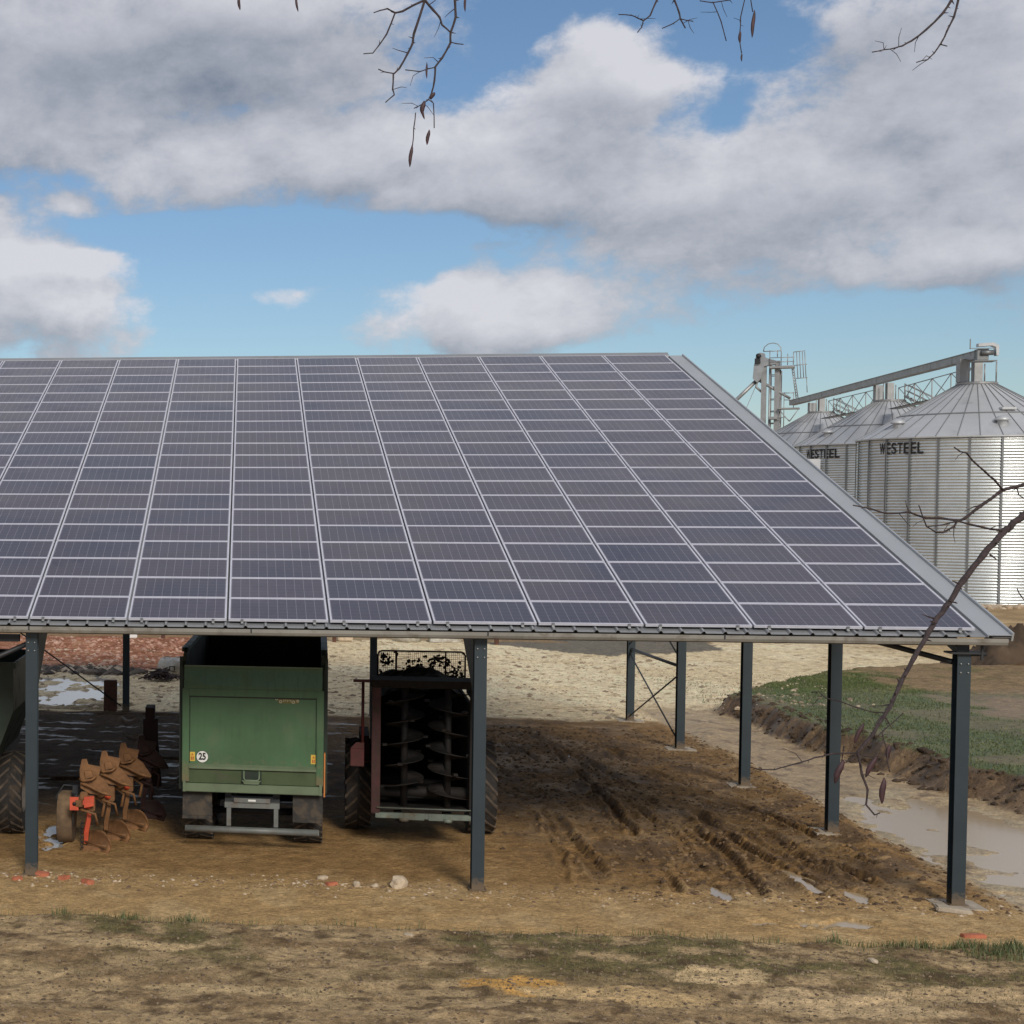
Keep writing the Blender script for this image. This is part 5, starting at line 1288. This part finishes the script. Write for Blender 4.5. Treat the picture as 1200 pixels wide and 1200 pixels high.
PODT=[(-11.02,-21.932,7.488,-11.027,-21.935,7.421,0.0154),(-10.969,-21.923,7.534,-10.976,-21.926,7.488,0.0154),(-10.985,-21.922,7.621,-10.992,-21.924,7.58,0.0206),(-10.992,-21.924,7.601,-10.984,-21.924,7.565,0.0103),(-10.978,-21.917,7.737,-10.978,-21.918,7.688,0.009),(-10.954,-21.917,7.647,-10.967,-21.919,7.626,0.018),(-11.545,-21.778,8.002,-11.539,-21.779,7.954,0.0134),(-11.367,-21.755,8.003,-11.358,-21.756,7.949,0.0107),(-10.838,-21.686,8.004,-10.838,-21.688,7.951,0.0107),(-9.874,-21.359,8.021,-9.881,-21.364,7.931,0.0167),(-9.92,-21.368,7.954,-9.92,-21.369,7.912,0.0139),(-9.914,-21.37,7.881,-9.914,-21.371,7.853,0.0084)]

tree = thing('bare_tree', 'leafless thorny tree standing just right of the viewer, its branches reaching into view', 'tree', (-7.69, -20.54, 0))
def relt(p): return (p[0] + 7.69, p[1] + 20.54, p[2])
b = MB()
b.tube([relt(p) for p in [(-7.69, -20.54, -.1), (-7.66, -20.5, 1.5), (-7.72, -20.55, 4), (-7.66, -20.6, 6.2), (-7.75, -20.7, 7.6), (-7.8, -20.6, 9.2), (-7.6, -20.3, 11.0)]], [.24, .19, .165, .14, .12, .09, .03], 14)
b.tube([relt(p) for p in [(-7.72, -20.68, 7.55), (-8.1, -21.0, 8.1), (-8.6, -21.25, 8.45), (-9.155, -21.446, 8.60), (-9.9, -21.35, 8.62), (-10.3, -21.45, 8.64), (-10.9, -21.66, 8.69), (-11.36, -21.734, 8.56), (-11.6, -21.77, 8.52)]], [.085, .07, .06, .05, .042, .036, .028, .016, .01], 10)
b.tube([relt(p) for p in [(-7.68, -20.6, 6.0), (-7.75, -20.8, 6.4), (LOW['main'][0][0], LOW['main'][0][1], LOW['main'][0][2])]], [.07, .05, .037], 10)
b.build('trunk', M['trunkbark'], tree)
FAT = .50; L_TW = .88
def knotted(name, data, m, label=None):
    b = MB(); rg = random.Random(hash(name) % 99 + 1); rg = random.Random(len(data) + 3)
    for key, pl_ in data.items():
        pts, rs = [], []
        for i, (x, y, z, r) in enumerate(pl_):
            r = max(r * FAT, .0016); pts.append(Vector(relt((x, y, z)))); rs.append(r * (1.14 if 0 < i < len(pl_) - 1 else 1))
            if i < len(pl_) - 1:      # subdivide with a little crookedness
                x2, y2, z2, r2 = pl_[i + 1]; r2 = max(r2 * FAT, .0016); L = math.dist((x, y, z), (x2, y2, z2)); k = 2 if L < .12 else 4
                if L > .015:
                    for j in range(1, k):
                        f = j / k; jj = min(.004, L * .02)
                        pts.append(Vector(relt((x + (x2 - x) * f + rg.uniform(-jj, jj), y + (y2 - y) * f, z + (z2 - z) * f + rg.uniform(-jj, jj))))); rs.append((r + (r2 - r) * f) * rg.uniform(.93, 1.0))
        b.tube(pts, rs, 7)
        for i in range(1, len(pts) - 1):     # buds, spurs and thorns
            if L_TW < rg.random() < 2:
                p, r = pts[i], rs[i]; a_ = rg.uniform(0, 2 * PI); dd = Vector((math.cos(a_), rg.uniform(-.4, .4), math.sin(a_) - .3)).normalized(); q1 = p + dd * rg.uniform(.015, .03); q2_ = q1 + (dd + Vector((rg.uniform(-.6, .6), 0, rg.uniform(-.8, .2)))).normalized() * rg.uniform(.015, .04)
                b.tube([p, q1, q2_], [r * .5, max(.0010, r * .35), .0006], 5)
            if rg.random() < .45:
                p, r = pts[i], rs[i]; dr_ = Vector((rg.uniform(-1, 1), rg.uniform(-.6, .6), rg.uniform(-1, 1))).normalized()
                b.tube([p, p + dr_ * (r + rg.uniform(.004, .014))], [r * .7, r * .15], 5)
    o = b.build(name, m, tree)
    if label: o['label'] = label
    return o
knotted('branch', {k: v for k, v in LOW.items() if k in ('main', 'tipdown', 'tipleft', 'th1', 'th2', 'th3', 'th5', 'th6', 'stalk1', 'stalk2', 'stalk3', 'sprig', 'sprigr', 'hang')}, M['bark'], 'thick thorny branch slanting down across the right of the picture')
knotted('branch', {k: v for k, v in LOW.items() if k in ('upper', 'loop', 'loopb', 'link', 'up', 'curl', 'th4')}, M['bark'], 'thin looping twigs in front of the nearest grain bin')
knotted('branch', {k: v for k, v in LOW.items() if k == 'far'}, M['bark'], 'twig tip at the right edge below the grain bin')
knotted('branch', {k: v for k, v in TOP.items() if k in ('a', 'a2', 'b', 'b2', 'c')}, M['bark'], 'forked twig at the top centre hanging against grey cloud')
knotted('branch', {k: v for k, v in TOP.items() if k in ('d', 'd2', 'd3', 'd4', 'd5', 't1')}, M['bark'], 'longest hanging twig at top centre carrying pods')
knotted('branch', {k: v for k, v in TOP.items() if k in ('e', 'e2', 'f', 'f2', 'f3', 'g', 'g2', 'h', 'h2', 'h3')}, M['bark'], 'fine twigs against the blue gap in the clouds')
knotted('branch', {k: v for k, v in TOP.items() if k in ('i', 'j', 'j2')}, M['bark'], 'pair of twigs at the top right corner')
knotted('branch', {k: v for k, v in TOP.items() if k in ('k', 'l', 'm')}, M['bark'])
for (x0, y0, z0, x1, y1, z1, w) in PODL + PODT:
    a = Vector(relt((x0, y0, z0))); c = Vector(relt((x1, y1, z1))); b = MB()
    pts = [a.lerp(c, t) for t in (0, .12, .3, .5, .7, .88, 1)]
    d = (c - a).normalized(); s = d.cross(Vector((0, 1, 0))).normalized()
    pts = [p + s * (.06 * w * math.sin(i * 1.4)) for i, p in enumerate(pts)]
    b.tube(pts, [w * q * .36 for q in (.15, .6, .95, 1.0, .9, .55, .12)], 7)
    for v in range(len(b.v)):   # flatten along the depth
        p = Vector(b.v[v]); m_ = a.lerp(c, .5); b.v[v] = (p.x, m_.y + (p.y - m_.y) * .5, p.z)
    b.build('seed_pod', M['pod'], tree)

# ---------------------------------------------------------------- sky, sun, camera
w = bpy.data.worlds.new('World'); scene.world = w; w.use_nodes = True
nt = w.node_tree; nt.nodes.clear()
SUN_AZ = R(166); SUN_EL = R(31)        # from north (+Y) clockwise: the sun stands behind the viewer, a little to the right
out = nt.nodes.new('ShaderNodeOutputWorld')
sky = nn(nt, 'ShaderNodeTexSky', sky_type='NISHITA', sun_disc=False, sun_elevation=SUN_EL, sun_rotation=SUN_AZ, air_density=1.0, dust_density=.4, ozone_density=3.5)
bgs = nt.nodes.new('ShaderNodeBackground'); nt.links.new(mixc(nt, 1.0, sky.outputs[0], (.92, .965, 1.0, 1), 'MULTIPLY'), bgs.inputs[0]); bgs.inputs[1].default_value = .060
CLOUDS = [(-0.0745, 0.2725, 0.2251, 0.0697, 1), (0.0204, 0.2115, 0.2036, 0.0402, 1), (0.1667, 0.2003, 0.1608, 0.0536, 1), (0.2115, 0.2424, 0.0589, 0.0429, 0.9), (0.297, 0.1727, 0.1393, 0.0536, 1), (0.3805, 0.2191, 0.1072, 0.0643, 1), (0.4127, 0.1937, 0.0804, 0.0911, 1), (0.3237, 0.1429, 0.0589, 0.0257, 1), (0.3983, 0.1385, 0.0643, 0.0214, 1), (-0.122, 0.2384, 0.134, 0.0509, 1), (-0.1163, 0.1318, 0.0620, 0.0560, 1.1), (-0.1749, 0.1351, 0.0804, 0.0600, 1.1), (0.1560, 0.1128, 0.0950, 0.0330, 1.1), (0.1383, 0.1235, 0.0482, 0.0193, 1), (0.1847, 0.1244, 0.0402, 0.0182, 1), (0.0315, 0.1292, 0.0257, 0.0096, 0.55), (-0.1059, 0.183, 0.0322, 0.0129, 0.7), (-0.022, 0.2907, 0.1608, 0.0322, 1)]
HOLES = [(0.2777, 0.2592, 0.050, 0.0220, .50), (0.1607, 0.2766, 0.0322, 0.018, 0.45), (0.2762, 0.2208, 0.0150, 0.0200, 0.22), (0.2038, 0.2823, 0.1393, 0.015, 0.12), (0.0051, 0.164, 0.1768, 0.0161, 0.8), (0.108, 0.1486, 0.0322, 0.0214, 0.5)]
def density_group():
    g = bpy.data.node_groups.new('cloud_density', 'ShaderNodeTree')
    g.interface.new_socket('Vector', in_out='INPUT', socket_type='NodeSocketVector')
    g.interface.new_socket('Density', in_out='OUTPUT', socket_type='NodeSocketFloat')
    g.interface.new_socket('Mass', in_out='OUTPUT', socket_type='NodeSocketFloat')
    gi = g.nodes.new('NodeGroupInput'); go = g.nodes.new('NodeGroupOutput')
    v = gi.outputs[0]
    sep = g.nodes.new('ShaderNodeSeparateXYZ'); g.links.new(v, sep.inputs[0])
    az = math_(g, 'ARCTAN2', sep.outputs[0], sep.outputs[1]); el = math_(g, 'ARCSINE', sep.outputs[2])
    sc = g.nodes.new('ShaderNodeVectorMath'); sc.operation = 'MULTIPLY'; g.links.new(v, sc.inputs[0]); sc.inputs[1].default_value = (1, 1, 1.55)
    p = sc.outputs[0]
    w1 = noise(g, p, 7, 3, .5)
    az2 = math_(g, 'ADD', az, math_(g, 'MULTIPLY', math_(g, 'SUBTRACT', w1, .5), .05))
    w2 = noise(g, p, 11.3, 3, .5)
    el2 = math_(g, 'ADD', el, math_(g, 'MULTIPLY', math_(g, 'SUBTRACT', w2, .5), .03))
    def ell(a, e, ra, re):
        x = math_(g, 'DIVIDE', math_(g, 'SUBTRACT', az2, a), ra); y = math_(g, 'DIVIDE', math_(g, 'SUBTRACT', el2, e), re)
        return math_(g, 'SUBTRACT', 1.0, math_(g, 'SQRT', math_(g, 'ADD', math_(g, 'MULTIPLY', x, x), math_(g, 'MULTIPLY', y, y))))
    acc = None
    for a, e, ra, re, wt in CLOUDS:
        q = math_(g, 'MULTIPLY', ell(a, e, ra, re), wt)
        acc = q if acc is None else math_(g, 'SMOOTH_MAX', acc, q, .18)
    acc = math_(g, 'MINIMUM', acc, .75)
    for a, e, ra, re, wt in HOLES:
        q = math_(g, 'MAXIMUM', ell(a, e, ra, re), 0.0)
        acc = math_(g, 'SUBTRACT', acc, math_(g, 'MULTIPLY', q, 1.5 * wt))
    # the rest of the sky: broken cloud everywhere else
    big = noise(g, p, 2.1, 4, .5)
    outw = math_(g, 'MAXIMUM', smooth(g, math_(g, 'ABSOLUTE', math_(g, 'SUBTRACT', az, .12)), .36, .55), smooth(g, el, .31, .40))
    outside = math_(g, 'SUBTRACT', math_(g, 'MULTIPLY', big, 4.2), 1.55)
    acc = math_(g, 'MAXIMUM', acc, -1.1)
    mix = nn(g, 'ShaderNodeMix', data_type='FLOAT'); g.links.new(outw, mix.inputs[0]); g.links.new(acc, mix.inputs[2]); g.links.new(outside, mix.inputs[3])
    n1 = noise(g, p, 17, 11, .64, .1)
    n2 = noise(g, p, 5.5, 4, .5)
    d = math_(g, 'ADD', mix.outputs[0], math_(g, 'MULTIPLY', math_(g, 'SUBTRACT', n1, .5), 1.75))
    d = math_(g, 'ADD', d, math_(g, 'MULTIPLY', math_(g, 'SUBTRACT', n2, .5), .5))
    g.links.new(d, go.inputs[0]); g.links.new(mix.outputs[0], go.inputs[1])
    return g
dgp = density_group()
tc = nt.nodes.new('ShaderNodeTexCoord')
def dens(off):
    a = nt.nodes.new('ShaderNodeVectorMath'); a.operation = 'ADD'; nt.links.new(tc.outputs['Generated'], a.inputs[0]); a.inputs[1].default_value = off
    n_ = nt.nodes.new('ShaderNodeVectorMath'); n_.operation = 'NORMALIZE'; nt.links.new(a.outputs[0], n_.inputs[0])
    gnode = nt.nodes.new('ShaderNodeGroup'); gnode.node_tree = dgp; nt.links.new(n_.outputs[0], gnode.inputs[0]); return gnode
d0 = dens((0, 0, 0)); d1 = dens((.006, -.002, .017)); d2 = dens((.012, 0, .045))
alpha = smooth(nt, d0.outputs[0], -.06, .40)
# light from above right: bright where less cloud lies that way, grey where the mass is thick
lit = math_(nt, 'SUBTRACT', d0.outputs[0], d1.outputs[0])
lit2 = math_(nt, 'SUBTRACT', d0.outputs[0], d2.outputs[0])
s = math_(nt, 'ADD', .56, math_(nt, 'MULTIPLY', lit, .46))
s = math_(nt, 'ADD', s, math_(nt, 'MULTIPLY', lit2, .22))
s = math_(nt, 'SUBTRACT', s, math_(nt, 'MULTIPLY', smooth(nt, d0.outputs[0], .5, 1.5), .20))
sx_ = nt.nodes.new('ShaderNodeSeparateXYZ'); nt.links.new(tc.outputs['Generated'], sx_.inputs[0])
azw = math_(nt, 'ARCTAN2', sx_.outputs[0], sx_.outputs[1])
for a_, e_, ra_, re_, wt_ in ((-.02, .262, .20, .034, .30), (.37, .245, .09, .03, .22), (.22, .160, .14, .014, .14), (-.13, .145, .11, .06, -.20), (.165, .126, .15, .04, -.18), (.40, .140, .09, .03, -.18), (-.07, .20, .16, .02, -.15)):
    x_ = math_(nt, 'DIVIDE', math_(nt, 'SUBTRACT', azw, a_), ra_); y_ = math_(nt, 'DIVIDE', math_(nt, 'SUBTRACT', sx_.outputs[2], e_), re_)
    q_ = math_(nt, 'SUBTRACT', 1.0, math_(nt, 'SQRT', math_(nt, 'ADD', math_(nt, 'MULTIPLY', x_, x_), math_(nt, 'MULTIPLY', y_, y_))))
    s = math_(nt, 'SUBTRACT', s, math_(nt, 'MULTIPLY', smooth(nt, math_(nt, 'ADD', q_, math_(nt, 'MULTIPLY', math_(nt, 'SUBTRACT', d0.outputs[0], .5), .3)), -.1, .8), wt_))
s = math_(nt, 'MAXIMUM', s, 0.0, clamp=True)
ccol = mixc(nt, s, (.13, .155, .20, 1), (.475, .475, .505, 1))
bgc = nt.nodes.new('ShaderNodeBackground'); nt.links.new(ccol, bgc.inputs[0]); bgc.inputs[1].default_value = 1.0
mx = nt.nodes.new('ShaderNodeMixShader'); nt.links.new(math_(nt, 'MULTIPLY', alpha, .94), mx.inputs[0]); nt.links.new(bgs.outputs[0], mx.inputs[1]); nt.links.new(bgc.outputs[0], mx.inputs[2])
nt.links.new(mx.outputs[0], out.inputs[0])
w.cycles.sampling_method = 'MANUAL'; w.cycles.sample_map_resolution = 1024

sl = bpy.data.lights.new('sun', 'SUN'); sl.energy = 1.7; sl.angle = R(16); sl.color = (1, .93, .83)
so = bpy.data.objects.new('sun', sl); COL.objects.link(so)
sd = Vector((math.sin(SUN_AZ) * math.cos(SUN_EL), math.cos(SUN_AZ) * math.cos(SUN_EL), math.sin(SUN_EL)))
so.rotation_euler = sd.to_track_quat('Z', 'Y').to_euler(); so.location = (20, -30, 40)

cam = bpy.data.cameras.new('camera'); co = bpy.data.objects.new('camera', cam); COL.objects.link(co); scene.camera = co
F_, PX, PY, PIT, ROL, YAW = 1865.64, 45.91, 659.5, .0382, .0028, -.1287
cam.sensor_width = 36; cam.sensor_fit = 'HORIZONTAL'; cam.lens = F_ / 1200 * 36
cam.shift_x = (600 - PX) / 1200; cam.shift_y = -(600 - PY) / 1200
cam.clip_end = 9000; cam.clip_start = .1
fw = Vector((math.sin(YAW) * math.cos(PIT), math.cos(YAW) * math.cos(PIT), -math.sin(PIT)))
rt0 = Vector((math.cos(YAW), -math.sin(YAW), 0)); up0 = rt0.cross(fw)
rt = rt0 * math.cos(ROL) + up0 * math.sin(ROL); up_ = -rt0 * math.sin(ROL) + up0 * math.cos(ROL)
mtx = Matrix((rt, up_, -fw)).transposed().to_4x4(); mtx.translation = Vector((-11.5095, -26.8801, 6.4092))
co.matrix_world = mtx
scene.view_settings.view_transform = 'Standard'; scene.view_settings.look = 'None'; scene.view_settings.exposure = 0.53; scene.view_settings.gamma = 1
scene.cycles.use_denoising = True
scene.cycles.max_bounces = 6; scene.cycles.diffuse_bounces = 3; scene.cycles.glossy_bounces = 3
